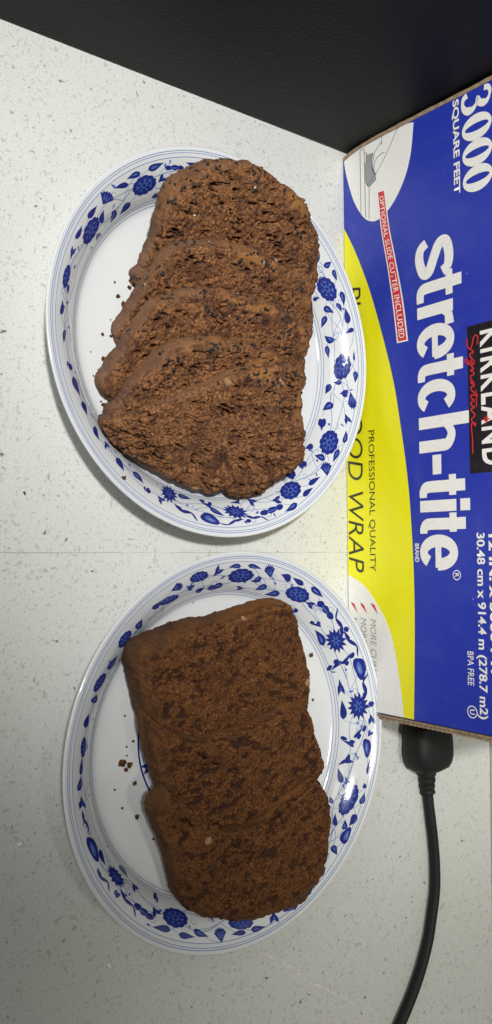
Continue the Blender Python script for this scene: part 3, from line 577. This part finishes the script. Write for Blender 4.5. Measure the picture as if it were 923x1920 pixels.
    disp = crumbd * (1 - crust) + crustd * crust
    if rough: disp = disp * (1 - .75 * patch) + crustd * .75 * patch
    disp *= np.where(ringi > NR + NS, .2, 1)
    # dried fruit and chocolate bits
    wf, idf = worley(P / (9.5 if rough else 9.0), seed + 51)
    rf = (.06 + .30 * idf ** 2) * (idf > (.45 if rough else .35))
    fr = sstep(rf + .10, rf - .12, wf + .34 * fbm(P / 3.0, 4, seed + 55, .7)) * (1 - crust * .85)
    wf2, idf2 = worley(P / 3.4, seed + 61)
    rf2 = (.10 + .26 * idf2) * (idf2 > (.72 if rough else .66))
    fr = np.maximum(fr * (.55 + .45 * sstep(-.3, .3, fbm(P / 7, 2, seed + 57))), .7 * sstep(rf2 + .05, rf2 - .08, wf2 + .40 * fbm(P / 1.6, 3, seed + 65, .7)) * (1 - crust))
    bl = sstep(.20, .32, fbm(P / (6.5 if rough else np.array([4.2, 3.0, 3.4])), 3, seed + 81, .55)) * (1 - crust) * (.55 if rough else .92)
    fr = np.maximum(fr, bl)
    disp -= fr * (.5 if rough else .8)
    L2 = L + N3 * disp[:, None]
    Wd = o + L2[:, :1] * a + L2[:, 1:2] * b + L2[:, 2:3] * n
    # rest on the plate: soft cake follows the dish
    pc = np.array(PC[pl]); rr = np.hypot(Wd[:, 0] - pc[0], Wd[:, 1] - pc[1])
    floor = np.where(rr < 93.4, zplate(np.minimum(rr, 93.2)), 1.0) + .35
    inside = rr < 94.5
    Wd[:, 2] = np.where(inside, np.maximum(Wd[:, 2], floor), np.maximum(Wd[:, 2], np.minimum(Wd[:, 2], 99)))
    base = o + np.array([0, 0, 0]); Lw = (Wd - base) * MM
    me2 = mesh('slice_body', Lw, F)
    ca = me2.attributes.new('region', 'FLOAT_COLOR', 'POINT')
    topc = crust * topness * (1 - .75 * front) * sstep(-.25, .3, fbm(P / 14, 2, seed + 71) + .35)
    if rough: topc = np.maximum(topc, patch); crust = np.maximum(crust, .8 * patch)
    rgba = np.stack([crust, topc, np.clip(fr * .92, 0, 1), np.ones(nv)], 1).astype(np.float32)
    ca.data.foreach_set('color', rgba.ravel())
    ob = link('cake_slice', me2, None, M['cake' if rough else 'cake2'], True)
    ob.location = base * MM
    tag(ob, label, 'cake slice', 'rough slices leaning in a row' if rough else 'dark slices lying overlapped')
    SLI[nm] = dict(ob=ob, o=o, a=a, b=b, n=n, W=Wd, ring=ringi, L=L, topness=topness, crust=crust, side=side, rough=rough, seed=seed, disp=disp, N=N3)
    return ob
for k, sd in enumerate(D['slices']): make_slice(sd, k + 3)

# seeds: tiny, too small to pick apart, one part on each slice
def seed_verts(c, d, nn, L, Wd, H):
    s = np.cross(nn, d); V = []; nseg = 6; rows = ((-1, .05), (-.6, .8), (0, 1), (.55, .7), (1, .02))
    for u, r in rows:
        for k in range(nseg):
            an = 2 * np.pi * k / nseg; V.append(c + d * u * L + s * math.cos(an) * r * Wd + nn * math.sin(an) * r * H)
    F = [(i * nseg + k, i * nseg + (k + 1) % nseg, (i + 1) * nseg + (k + 1) % nseg, (i + 1) * nseg + k) for i in range(4) for k in range(nseg)]
    return V, F
for nm, S in SLI.items():
    rg = np.random.default_rng(S['seed'] * 5 + 1)
    NR = 88; L = S['L']; W_ = S['W']
    wN = S['N'][:, :1] * S['a'] + S['N'][:, 1:2] * S['b'] + S['N'][:, 2:3] * S['n']
    rim = (S['ring'] >= NR - 5) & (S['ring'] <= NR + 18) & (S['topness'] > .55)
    if S['rough']: face = (S['ring'] > NR * .62) & (S['ring'] < NR - 4) & (S['topness'] > .8)
    else: face = (S['ring'] > 20) & (S['ring'] < NR - 4)
    cl = fbm(L / 9 + S['seed'], 2, S['seed'] + 90)
    V, F, MI = [], [], []
    for mask, cnt, thr in ((rim, 70 if S['rough'] else 4, -.02), (face, 34 if S['rough'] else 5, .0)):
        ids = np.flatnonzero(mask & (cl > thr))
        if len(ids) == 0: continue
        for i in rg.choice(ids, min(cnt, len(ids)), replace=False):
            nn = wN[i] / np.linalg.norm(wN[i]); d = rg.normal(size=3); d -= nn * (d @ nn) * .9; d /= np.linalg.norm(d)
            nn = nn - d * (nn @ d); nn /= np.linalg.norm(nn)
            ls = rg.uniform(.9, 1.4)
            v, f = seed_verts(W_[i] + nn * rg.uniform(-.3, .15), d, nn, ls, ls * .58, .42); bse = len(V); V += v; F += [tuple(bse + q for q in ff) for ff in f]
            MI += [1 if rg.random() < .035 else 0] * len(f)
    if V:
        me = mesh('sesame_seed', (np.array(V) - S['o']) * MM, F, MI)
        so = link('sesame_seeds', me, S['ob'], [M['seed'], M['seed_w']], True); tag(so, kind='stuff')
# nuts set into the crumb
def lump(rng, rad, sub=2, wob=.16, sq=(1, 1, 1)):
    bm = bmesh.new(); bmesh.ops.create_icosphere(bm, subdivisions=sub, radius=1)
    co = np.array([v.co[:] for v in bm.verts]); k = 1 + wob * fbm(co * 1.3 + rng.uniform(0, 90), 3, 3) * 2
    for v, q, kk in zip(bm.verts, co, k): v.co = Vector(q * kk * rad * np.array(sq))
    me = bpy.data.meshes.new('lump'); bm.to_mesh(me); bm.free(); return me
for q in D['nuts']:
    nm, x, y, r = q; S = SLI[nm]; rg = np.random.default_rng(int(abs(x) * 10))
    near = np.argmin(np.hypot(S['L'][:, 0] - x, S['L'][:, 1] - y) + (S['ring'] > 88) * 99)
    P = S['W'][near] - S['n'] * r * .42
    me = lump(rg, r * MM, 3, .12, (1.15, .75, .55)); me.name = 'nut'
    no = link('nut', me, S['ob'], M['nut'], True)
    no.location = (P - S['o']) * MM; no.rotation_euler = S['n'][0], S['n'][1], rg.uniform(0, 6)
# crumbs lying on the plates
lumps = [lump(np.random.default_rng(k), MM, 3, .42, (1.1, .9, .55)) for k in range(5)]
for k, l in enumerate(lumps):
    l.name = 'crumb'; l.materials.append(M['cake2'])
    l.attributes.new('region', 'FLOAT_COLOR', 'POINT').data.foreach_set('color', np.tile([0, 0, .25, 1], len(l.vertices)).astype(np.float32))
CL = {1: ('brown cake crumb lying on the plate that holds five slices', 'crumbs by the rough slices'), 2: ('dark cake crumb lying on the plate that holds three slices', 'crumbs by the dark slices')}
CU = {0: 'largest crumb beside the rough slices, touching the pan side of the second slice', 3: 'dark lump of crumb beside the third rough slice',
      7: 'round crumb alone on the floor of the plate beside the middle rough slice', 14: 'brown crumb sitting on the painted wall of the plate near the end slice',
      16: 'largest of the clustered crumbs on the floor of the dark slices plate', 22: 'long dark crumb beside the rounded top slice, alone on the plate floor',
      30: 'crumb clinging to the pan side of the straight-edged dark slice', 31: 'crumb beside the far edge of the straight-edged dark slice, toward the carton',
      27: 'dark speck of crumb above the straight crust edge on the plate floor', 19: 'reddish crumb on the plate floor beside the dark middle slice',
      2: 'small round crumb between the largest crumb and the plate wall', 11: 'crumb in the notch between the fourth rough slice and the end slice'}
for k, (pl, x, y, z, r) in enumerate(D['crumbs']):
    o = bpy.data.objects.new('crumb', lumps[k % 5]); COL.objects.link(o)
    s = max(r, .5) * .62; o.scale = (s, s, s * 1.1); o.location = (x * MM, y * MM, (z + .45 * s) * MM); o.rotation_euler = (0, 0, k * 1.3)
    tag(o, CU.get(k, CL[pl][0]), 'crumb', CL[pl][1])
for k, (x, y, s) in enumerate(D['white']):
    me = lump(np.random.default_rng(k + 50), s * .45 * MM, 2, .35, (1.3, .6, .3)); me.name = 'fluff'
    o = link('paper_scrap', me, None, M['fluff'], True); o.location = (x * MM, y * MM, .0004); o.rotation_euler = (0, 0, k * 1.7)
    tag(o, ['tiny white scrap on the counter behind the power cord plug, near the wall', 'tiny white scrap on the counter on the far side of the black cable',
            'white smear on the counter in front of the dark slices plate, lower corner', 'tiny white scrap on the shaded counter at the front of the dark slices plate', 'white speck on the shaded counter nearest the lower corner'][k], 'scrap', 'white scraps on the counter')

# ------------------------------------------------------------------ carton of wrap
bx0, bx1, bd, bh = 2.0, 317.6, 118.0, 121.0
ang = math.atan2(D['boxdir'][1], D['boxdir'][0])
carton = empty('wrap_carton', (0, 0, 0), ang)
tag(carton, 'blue and yellow cardboard carton of food wrap standing behind the plates', 'carton')
def edge_u(v):
    return np.interp(v, [0, 3, 8, 16, 30, 60, 85, 125], [2.3, 1.7, .5, -.3, -.6, -.1, .5, .8])
E0 = 2.4
def face_mesh(name, poly, off):
    V = [(u * MM, -off * MM, v * MM) for u, v in poly]
    bm = bmesh.new(); vs = [bm.verts.new(v) for v in V]; f = bm.faces.new(vs); bmesh.ops.triangulate(bm, faces=[f])
    bm.normal_update()
    for f in bm.faces:
        if f.normal.y > 0: f.normal_flip()
    me = bpy.data.meshes.new(name); bm.to_mesh(me); bm.free(); return me
vv = np.linspace(.4, bh, 40)
# front panel with a bowed cut edge, 2 mm thick
Vp, Fp = [], []
for k, v in enumerate(vv):
    e = edge_u(v) + E0 - .3
    for u in (e, bx1 - .2):
        for y in (0, 1.8): Vp.append((u * MM, y * MM, v * MM))
for k in range(len(vv) - 1):
    b0 = 4 * k; b1 = b0 + 4
    Fp += [(b0, b0 + 2, b1 + 2, b1), (b0 + 1, b1 + 1, b1 + 3, b0 + 3), (b0, b1, b1 + 1, b0 + 1), (b0 + 2, b0 + 3, b1 + 3, b1 + 2)]
link('front_panel', mesh('front_panel', Vp, Fp), carton, M['blue'])
# kraft end flap showing its raw edge on the left
Vp, Fp = [], []
for k, v in enumerate(vv):
    e = edge_u(v); j = .12 * math.sin(v * 1.7)
    for u in (e + j, e + E0 - .35):
        for y in (-.2, bd): Vp.append((u * MM, (y if y > 0 else -.25 - .1 * math.sin(v * .9)) * MM, v * MM))
for k in range(len(vv) - 1):
    b0 = 4 * k; b1 = b0 + 4
    Fp += [(b0, b0 + 2, b1 + 2, b1), (b0 + 1, b1 + 1, b1 + 3, b0 + 3), (b0, b1, b1 + 1, b0 + 1), (b0 + 2, b0 + 3, b1 + 3, b1 + 2)]
Fp += [(0, 1, 3, 2), tuple(4 * (len(vv) - 1) + q for q in (0, 2, 3, 1))]
link('end_flap', mesh('end_flap', Vp, Fp), carton, M['kraft'])
# right end: two kraft layers with a gap between them and a corrugated edge
def fluted(name, u0, u1, y0, y1, ph):
    Vp, Fp = [], []; vs = np.linspace(.3, bh, 110)
    for k, v in enumerate(vs):
        wv = .28 * math.sin(v * 2.1 + ph)
        for u in (u0, u1 + (wv if ph else 0)):
            for y in (y0 + abs(wv) * .5, y1): Vp.append((u * MM, y * MM, v * MM))
    for k in range(len(vs) - 1):
        b0 = 4 * k; b1 = b0 + 4
        Fp += [(b0, b0 + 2, b1 + 2, b1), (b0 + 1, b1 + 1, b1 + 3, b0 + 3), (b0, b1, b1 + 1, b0 + 1), (b0 + 2, b0 + 3, b1 + 3, b1 + 2)]
    Fp += [(0, 1, 3, 2), tuple(4 * (len(vs) - 1) + q for q in (0, 2, 3, 1))]
    return mesh(name, Vp, Fp)
link('end_flap', fluted('end_flap', bx1 + .5, bx1 + 1.7, .1, bd, 1.0), carton, M['kraft'])
link('end_flap', fluted('end_flap', bx1 + 2.1, bx1 + 3.2, .9, bd - 1, 2.2), carton, M['kraft'])
link('back_panel', box_mesh('back_panel', 5 * MM, (bx1 - .5) * MM, (bd - 2) * MM, (bd - .3) * MM, .4 * MM, bh * MM), carton, M['blue'])
link('bottom_panel', box_mesh('bottom_panel', 5 * MM, (bx1 - .5) * MM, 2.2 * MM, (bd - 2.3) * MM, .3 * MM, 2 * MM), carton, M['kraft'])
link('lid', box_mesh('lid', 4.6 * MM, (bx1 + 1.5) * MM, -.2 * MM, bd * MM, (bh + .1) * MM, (bh + 2) * MM), carton, M['blue'])
# printed areas
YEL = catmull([(43.2, .2), (62.7, 10.7), (91.6, 22.7), (134.1, 35.9), (163.7, 41.8), (192.5, 46.2), (220.7, 48.5), (248.4, 49.5), (276.1, 49.3), (bx1 - .4, 48.0)], 6)
link('yellow_panel', face_mesh('yellow_panel', list(map(tuple, YEL)) + [(bx1 - .4, .5), (43.6, .5)][:1] + [(43.8, .5)], .12), carton, M['yellow'])
WH = catmull([(243.2, .6), (248.1, 11.7), (255.2, 19.8), (267.7, 29.5), (281.4, 35.0), (302.1, 39.1), (bx1 - .5, 41.1)], 6)
link('white_panel', face_mesh('white_panel', list(map(tuple, WH)) + [(bx1 - .5, .6)], .2), carton, M['white'])
EL = catmull([(4.0, .9), (13.7, 2.9), (29.6, 8.3), (41.1, 15.3), (46.1, 21.5), (46.9, 28.4), (42.4, 37.6), (32.3, 46.3), (19.7, 51.5), (3.2, 54.0)], 5)
EL = [(max(u, edge_u(v) + E0), v) for u, v in EL] + [(edge_u(v) + E0 - .1, v) for v in np.linspace(50, 3, 12)]
link('white_oval', face_mesh('white_oval', EL, .12), carton, M['white'])
BL = [(119.6, 86.2), (192.3, 86.6), (192.3, 112), (119.6, 112)]
link('black_badge', face_mesh('black_badge', BL, .12), carton, M['black'])
RIBL = catmull([(32.0, 27.1), (53.2, 29.5), (75.3, 33.8), (96.7, 37.3), (118.6, 40.1)], 6)
RIBU = catmull([(32.6, 32.9), (53.4, 35.7), (75.5, 40.6), (97.0, 45.0), (118.8, 48.0)], 6)
link('ribbon_border', face_mesh('ribbon_border', list(map(tuple, RIBL)) + list(map(tuple, RIBU[::-1])), .2), carton, M['white'])
mid = (RIBL + RIBU) / 2; il = mid + (RIBL - mid) * .76; iu = mid + (RIBU - mid) * .76; il[-1, 0] -= .8; iu[-1, 0] -= .8
link('red_ribbon', face_mesh('red_ribbon', list(map(tuple, il)) + list(map(tuple, iu[::-1])), .28), carton, M['red'])

_dg = None
def text(body, m, u0, u1, v0, v1, off=.3, bold=0.0, shear=0.0, warp=None, name='lettering', space=1.0):
    c = bpy.data.curves.new('lettering', 'FONT'); c.body = body; c.size = 1; c.offset = bold; c.shear = shear; c.space_character = space
    c.resolution_u = 4; c.fill_mode = 'FRONT'
    o = bpy.data.objects.new('lettering', c); COL.objects.link(o)
    me = bpy.data.meshes.new_from_object(o.evaluated_get(bpy.context.evaluated_depsgraph_get())); COL.objects.unlink(o); bpy.data.objects.remove(o)
    n = len(me.vertices); co = np.empty(n * 3, np.float32); me.vertices.foreach_get('co', co); co = co.reshape(-1, 3).astype(float)
    lo, hi = co.min(0), co.max(0)
    q = (co[:, :2] - lo[:2]) / (hi - lo)[:2]
    u = u0 + q[:, 0] * (u1 - u0); v = v0 + q[:, 1] * (v1 - v0)
    if warp: u, v = warp(q[:, 0], q[:, 1])
    me.vertices.foreach_set('co', np.stack([u * MM, np.full(n, -off * MM), v * MM], 1).astype(np.float32).ravel())
    me.materials.clear(); me.update()
    me.name = 'lettering'
    return link(name, me, carton, m)
def strokes(name, lines, m, wd, off):
    V, F = [], []
    for ln in lines:
        p = np.asarray(ln, float); ww = wd
        d_ = np.gradient(p, axis=0); nn = np.stack([-d_[:, 1], d_[:, 0]], 1); nn /= np.linalg.norm(nn, axis=1)[:, None] + 1e-9
        a, b = p + nn * ww, p - nn * ww; b0 = len(V); k_ = len(p)
        V += [(u * MM, -off * MM, v * MM) for u, v in np.vstack([a, b])]
        F += [(b0 + i, b0 + i + 1, b0 + k_ + i + 1, b0 + k_ + i) for i in range(k_ - 1)]
    return link(name, mesh(name, V, F), carton, m)
# heavy rounded display letters: stems and bowls drawn one letter at a time
BL_, XH, AS = 54.6, 78.0, 85.0
def letter_mesh(pieces):
    """pieces: ('poly', points) or ('rib', centre line, half widths); each a shade prouder than the last so none share a plane"""
    V, F = [], []
    for k, pc_ in enumerate(pieces):
        y = -(.30 + .012 * k) * MM; b0 = len(V)
        if pc_[0] == 'poly':
            V += [(u * MM, y, v * MM) for u, v in pc_[1]]; F.append(tuple(range(b0, b0 + len(pc_[1]))))
        else:
            p = np.asarray(pc_[1], float); wd = np.asarray(pc_[2], float); g = np.gradient(p, axis=0)
            nn = np.stack([-g[:, 1], g[:, 0]], 1); nn /= np.linalg.norm(nn, axis=1)[:, None]; n_ = len(p)
            V += [(u * MM, y, v * MM) for u, v in np.vstack([p + nn * wd[:, None], p - nn * wd[:, None]])]
            F += [(b0 + i, b0 + i + 1, b0 + n_ + i + 1, b0 + n_ + i) for i in range(n_ - 1)]
    link('lettering', mesh('lettering', V, F), carton, M['white'])
def rect(u0, u1, v0, v1): return ('poly', [(u0, v0), (u1, v0), (u1, v1), (u0, v1)])
def arc(cx, cy, rx, ry, a0, a1, hs, hv, n=40):
    an = np.radians(np.linspace(a0, a1, n)); p = np.stack([cx + (rx - hs) * np.cos(an), cy + (ry - hv) * np.sin(an)], 1)
    return ('rib', p, hv + (hs - hv) * np.abs(np.cos(an)))
def glyph(c, a, b):
    w_ = b - a; m_ = (a + b) / 2; mv = (BL_ + XH) / 2; ry = (XH - BL_) / 2 + .5
    if c == 'c': return [arc(m_, mv, w_ / 2 + .2, ry, 42, 318, 3.1, 2.5)]
    if c == 'e': return [arc(m_, mv, w_ / 2 + .2, ry, -4, 318, 3.1, 2.5), rect(a + 3, b - 1.2, mv - 2.1, mv + 1.7)]
    if c == 's':
        p = catmull([(b - 1.2, XH - 6.4), (b - 3.6, XH - 2.8), (m_, XH - 2.0), (a + 3.6, XH - 4.0), (a + 3.6, XH - 8.0), (m_ - .4, mv + .2), (b - 3.2, mv - 3.4), (b - 3.2, BL_ + 4.6), (m_, BL_ + 2.0), (a + 4.0, BL_ + 2.8), (a + 1.2, BL_ + 6.8)], 6)
        return [('rib', p, 2.55 + .45 * np.sin(np.linspace(0, np.pi, len(p))))]
    if c == 't':
        st = a + w_ * .24; sw = 5.9
        p = catmull([(st + sw / 2, mv + 2), (st + sw / 2, BL_ + 7), (st + sw / 2 + .5, BL_ + 4), (st + sw / 2 + 2.6, BL_ + 2.35), (b, BL_ + 2.2)], 7)
        return [rect(st, st + sw, mv + 1.8, XH + 5.6), rect(a, b - .6, XH - 4.4, XH), ('rib', p, np.interp(np.linspace(0, 1, len(p)), [0, .5, .8, 1], [sw / 2, sw / 2, 2.5, 2.3]))]
    if c == 'r':
        p = catmull([(a + 3.5, XH - 9), (a + 5.2, XH - 5.2), (a + 7.6, XH - 2.9), (b, XH - 2.4)], 7)
        return [rect(a, a + 6.2, BL_, XH), ('rib', p, np.interp(np.linspace(0, 1, len(p)), [0, 1], [1.6, 2.9]))]
    if c == 'h':
        p = catmull([(a + 3.6, XH - 8), (a + 6.0, XH - 4.4), (m_ + .8, XH - 2.2), (b - 3.6, XH - 4.6), (b - 3.05, XH - 9), (b - 3.05, XH - 14), (b - 3.05, BL_)], 7)
        return [rect(a, a + 6.2, BL_, AS + 1.6), ('rib', p, np.interp(np.linspace(0, 1, len(p)), [0, .3, .6, 1], [1.6, 2.4, 3.05, 3.05]))]
    if c == 'i': return [rect(a - .3, b + .6, BL_, XH), rect(a - .3, b + .6, XH + 2.4, AS + 1.4)]
    return [rect(a, b, mv - 3.0, mv + 2.6)]
for c_, a_, b_ in (('s', 69.3, 88.9), ('t', 88.0, 101.2), ('r', 103.2, 115.6), ('e', 113.9, 131.8), ('t', 130.9, 142.6), ('c', 142.6, 160.0), ('h', 161.0, 179.4),
                   ('-', 181.0, 191.0), ('t', 191.6, 202.6), ('i', 204.4, 209.4), ('t', 210.8, 221.0), ('e', 221.8, 239.6)):
    letter_mesh(glyph(c_, a_, b_))
def circ(cx, cy, r, n=28): return [(cx + r * math.cos(2 * math.pi * k / n), cy + r * math.sin(2 * math.pi * k / n)) for k in range(n + 1)]
strokes('registered_mark', [circ(241.9, 77.5, 2.3)], M['white'], .22, .3); text('R', M['white'], 240.9, 243.0, 76.2, 78.8, bold=.02)
strokes('circled_letter', [circ(307.8, 85.4, 2.8)], M['white'], .26, .3); text('U', M['white'], 306.6, 309.0, 83.9, 86.9, bold=.02)
text('BRAND', M['white'], 226.0, 235.6, 50.6, 53.4, bold=.02)
text('SQUARE FEET', M['white'], 3.2, 51.3, 79.3, 83.9, bold=.03)
text('PROFESSIONAL QUALITY', M['ink'], 163.2, 241.0, 17.2, 22.4, off=.3, bold=0)
text('PLASTIC FOOD WRAP', M['ink'], 79.0, 241.8, 1.5, 13.4, off=.3, shear=.22, bold=-.004)
text('MORE CLING', M['grey'], 267.0, 299.0, 17.6, 22.0, off=.3, shear=.2)
text('MORE', M['grey'], 266.8, 281.0, 10.1, 14.6, off=.3, shear=.2)
text('MORE', M['grey'], 266.8, 281.0, 2.9, 7.4, off=.3, shear=.2)
def tick(u, v): return [(u, v + .2), (u + 1.2, v - .2 + .6), (u + 6.2, v + 5.3), (u + 1.3, v + 2.9)]
for u, v in ((258.2, 18.2), (258.4, 10.0), (258.2, 2.6)):
    link('tick_mark', face_mesh('tick_mark', tick(u, v), .3), carton, M['red'])
text('30.48 cm x 914.4 m (278.7 m2)', M['white'], 221.2, 310.4, 88.4, 94.6, bold=.026)
text('12 IN. x 3000 FT.', M['white'], 222.0, 288.0, 96.7, 102.0, bold=.035)
text('BPA FREE', M['white'], 278.8, 295.2, 83.1, 86.8, bold=.005)
text('KIRKLAND', M['white'], 123.4, 189.0, 94.0, 107.0, bold=.03, space=1.22)
RB = lambda q, lo: np.interp(q, np.linspace(0, 1, len(RIBL)), lo)
def warp(qx, qy):
    t_ = .045 + .915 * qx; i_ = np.linspace(0, 1, len(RIBL))
    lu, lv = np.interp(t_, i_, RIBL[:, 0]), np.interp(t_, i_, RIBL[:, 1]); uu, uv_ = np.interp(t_, i_, RIBU[:, 0]), np.interp(t_, i_, RIBU[:, 1])
    s_ = .25 + .5 * qy
    return lu + (uu - lu) * s_, lv + (uv_ - lv) * s_
text('OPTIONAL SLIDE CUTTER INCLUDED', M['white'], 0, 1, 0, 1, off=.36, bold=.006, space=1.06, warp=warp)
# 3000, heavy figures with thin joins
def figure0(cx, cy, rx, ry, ix, iy, tilt, off=.3):
    n = 48; V = []; 
    for k in range(n):
        an = 2 * math.pi * k / n; V.append(((cx + rx * math.cos(an)) * MM, -off * MM, (cy + ry * math.sin(an)) * MM))
    for k in range(n):
        an = 2 * math.pi * k / n; V.append(((cx + ix * math.cos(an)) * MM, -off * MM, (cy + iy * math.sin(an)) * MM))
    return mesh('numeral', V, [(k, (k + 1) % n, n + (k + 1) % n, n + k) for k in range(n)])
for cx in (22.0, 34.8, 47.6): link('numeral', figure0(cx, 94.4, 6.5, 8.9, 1.9, 7.0, 0), carton, M['white'])
pth = catmull([(4.6, 99.2), (5.2, 101.6), (8.2, 102.6), (11.2, 101.0), (11.7, 98.6), (10.3, 96.2), (7.6, 95.3), (10.8, 94.2), (12.6, 91.4), (11.6, 88.0), (8.4, 86.2), (5.2, 86.9), (4.2, 89.0)], 5)
wts = np.interp(np.linspace(0, 1, len(pth)), [0, .08, .2, .32, .42, .52, .58, .70, .85, .94, 1], [1.5, 1.3, .7, 1.9, 1.7, .7, .8, 2.1, .9, 1.4, 1.6])
dd_ = np.gradient(pth, axis=0); nn_ = np.stack([-dd_[:, 1], dd_[:, 0]], 1); nn_ /= np.linalg.norm(nn_, axis=1)[:, None]
a_, b_ = pth + nn_ * wts[:, None], pth - nn_ * wts[:, None]; k_ = len(pth)
link('numeral', mesh('numeral', [(u * MM, -.3 * MM, v * MM) for u, v in np.vstack([a_, b_])], [(i, i + 1, k_ + i + 1, k_ + i) for i in range(k_ - 1)]), carton, M['white'])
# red script across the badge
scr = []
def sc(pts): scr.append(catmull(pts, 6))
sc([(129.5, 92.2), (126.5, 92.9), (124.8, 91.6), (126.0, 90.2), (129.0, 89.4), (131.0, 88.2), (129.5, 86.6), (125.5, 86.3)])
x0 = 131.5
sc([(131.0, 88.3), (133.0, 90.0), (133.4, 88.0), (135.0, 88.2), (137.0, 90.2), (138.6, 90.3), (137.4, 88.3), (136.4, 89.6), (138.8, 90.2), (138.4, 87.2), (136.6, 84.8), (135.6, 85.8), (139.0, 88.2),
    (141.0, 90.0), (141.6, 88.0), (142.6, 89.8), (144.0, 90.0), (144.4, 88.1), (146.0, 88.4), (149.0, 90.0), (147.6, 88.2), (146.8, 89.2), (149.6, 90.2), (150.0, 88.1),
    (152.0, 89.0), (154.6, 92.2), (153.8, 88.6), (155.0, 88.1), (156.8, 90.0), (157.2, 88.2), (158.8, 88.3), (160.2, 90.0), (160.6, 88.1), (162.4, 89.0), (163.4, 90.3), (164.8, 89.6), (165.4, 88.2), (167.4, 88.8),
    (169.2, 90.3), (167.9, 90.4), (167.6, 88.5), (169.6, 88.0), (174, 88.5), (182.5, 88.6)])
sc([(151.6, 91.0), (155, 91.3), (160, 91.2)])
strokes('script_lettering', scr, M['red'], .33, .34)
strokes('badge_star', [[(165.0, 96.8), (168.6, 96.8)], [(166.8, 94.6), (166.8, 99.0)], [(165.8, 95.8), (167.8, 97.8)], [(167.8, 95.8), (165.8, 97.8)]], M['red'], .3, .42)
# line drawing of a hand pushing the slide cutter
L_ = lambda *p: np.array(p, float)
strokes('line_drawing', [L_((3.2, 14.2), (40.0, 14.4)), L_((3.2, 17.4), (43.0, 17.9)), L_((3.2, 14.2), (3.2, 17.4)), L_((6.2, 17.6), (6.2, 19.2), (8.2, 19.2)), L_((26.3, 21.0), (44.6, 20.6)),
        catmull([(1.2, 43.5), (6.0, 39.5), (10.9, 36.0), (17.5, 29.8), (21.0, 25.6), (19.6, 24.4), (16.6, 23.9), (12.3, 24.3), (8.6, 25.6), (6.4, 28.4), (4.6, 30.6), (1.6, 31.2)], 5),
        catmull([(18.6, 25.0), (15.2, 25.1), (12.6, 27.0), (11.2, 30.4), (11.4, 33.0)], 5), L_((4.6, 30.6), (6.4, 31.2))], M['ink'], .17, .24)
link('cutter_drawing', face_mesh('cutter_drawing', [(8.0, 19.0), (8.4, 24.4), (12.0, 23.4), (16.0, 23.4), (19.6, 24.4), (21.2, 26.4), (24.4, 26.2), (24.6, 25.0), (26.4, 21.2), (25.2, 19.4), (22.6, 18.4), (12.0, 18.3), (11.8, 19.0)], .2), carton, M['grey'])
strokes('cutter_outline', [L_((8.0, 19.0), (8.4, 24.4)), L_((25.4, 19.6), (21.6, 24.8), (24.4, 26.1), (26.4, 21.2), (25.2, 19.4)), L_((8.4, 24.4), (12.0, 23.2), (16, 23.3), (19.6, 24.4)), L_((8, 19), (11.8, 19), (12, 18.3), (22.6, 18.4), (25.2, 19.5))], M['ink'], .14, .26)

# ------------------------------------------------------------------ power cord
cord = empty('power_cord', (.345, .05, 0)); tag(cord, 'thick black power cord with a moulded plug lying beside the carton', 'power cord')
off = np.array([.345, .05, 0])
cpth = np.array(D['cord']) * MM; cpth[:, 2] = .0033
cpth = catmull(cpth, 8)
cpth = cpth + np.stack([np.zeros(len(cpth)), -.0035 + 0 * cpth[:, 0], 0 * cpth[:, 0]], 1) * 0
V, F = tube(cpth - off, .0031, 20); link('cable', mesh('cable', V, F), cord, M['rubber'], True)
p0 = cpth[0]; dr = (cpth[0] - cpth[3]); dr[2] = 0; dr /= np.linalg.norm(dr)
sr = [p0 + dr * q + np.array([0, 0, .0012 * max(q, 0) / .008]) for q in np.linspace(-.004, .012, 17)]
V, F = tube(np.array(sr) - off, [.0042 + .0004 * ((k // 2) % 2 == 0) + .0010 * (k / 16) for k in range(17)], 20); link('strain_relief', mesh('strain_relief', V, F), cord, M['rubber'], True)
# plug: rounded body lofted from superellipse sections, wide shoulders, running under the carton's end
def section(cx, cy, cz, hw, hh, dirv, n=32, ex=3.2):
    s = np.array([-dirv[1], dirv[0], 0]); out = []
    for k in range(n):
        a = 2 * math.pi * k / n; c_, s_ = math.cos(a), math.sin(a)
        x = hw * math.copysign(abs(c_) ** (2 / ex), c_); z = hh * math.copysign(abs(s_) ** (2 / ex), s_)
        out.append(np.array([cx, cy, cz]) + s * x + np.array([0, 0, z]))
    return out
secs = []; pd = np.array([-1.0, -.10, 0]); pd /= np.linalg.norm(pd)
pb = p0 + dr * .010; pb[2] = 0
for q, hw, hh, sh in ((-.0005, .0046, .0044, 0), (.0008, .0078, .0066, 0), (.0026, .0118, .0082, -.0008), (.0055, .0142, .0092, -.0022), (.0095, .0156, .0098, -.0030), (.0155, .0160, .0100, -.0034), (.021, .0154, .0100, -.0030), (.028, .0146, .0096, -.0030), (.030, .0134, .0088, -.0030)):
    c_ = pb + pd * q; secs.append(section(c_[0], c_[1] + sh, hh + .0004 + max(0, .0062 - hh) * 0, hw, hh, pd))
V = [v - off for s_ in secs for v in s_]; n_ = 32
F = [(i * n_ + k, i * n_ + (k + 1) % n_, (i + 1) * n_ + (k + 1) % n_, (i + 1) * n_ + k) for i in range(len(secs) - 1) for k in range(n_)]
F += [tuple(range(n_))[::-1], tuple((len(secs) - 1) * n_ + k for k in range(n_))]
pm = mesh('plug', V, F); bm = bmesh.new(); bm.from_mesh(pm); bmesh.ops.recalc_face_normals(bm, faces=bm.faces[:]); bm.to_mesh(pm); bm.free()
plug = link('plug', pm, cord, M['rubber'], True)
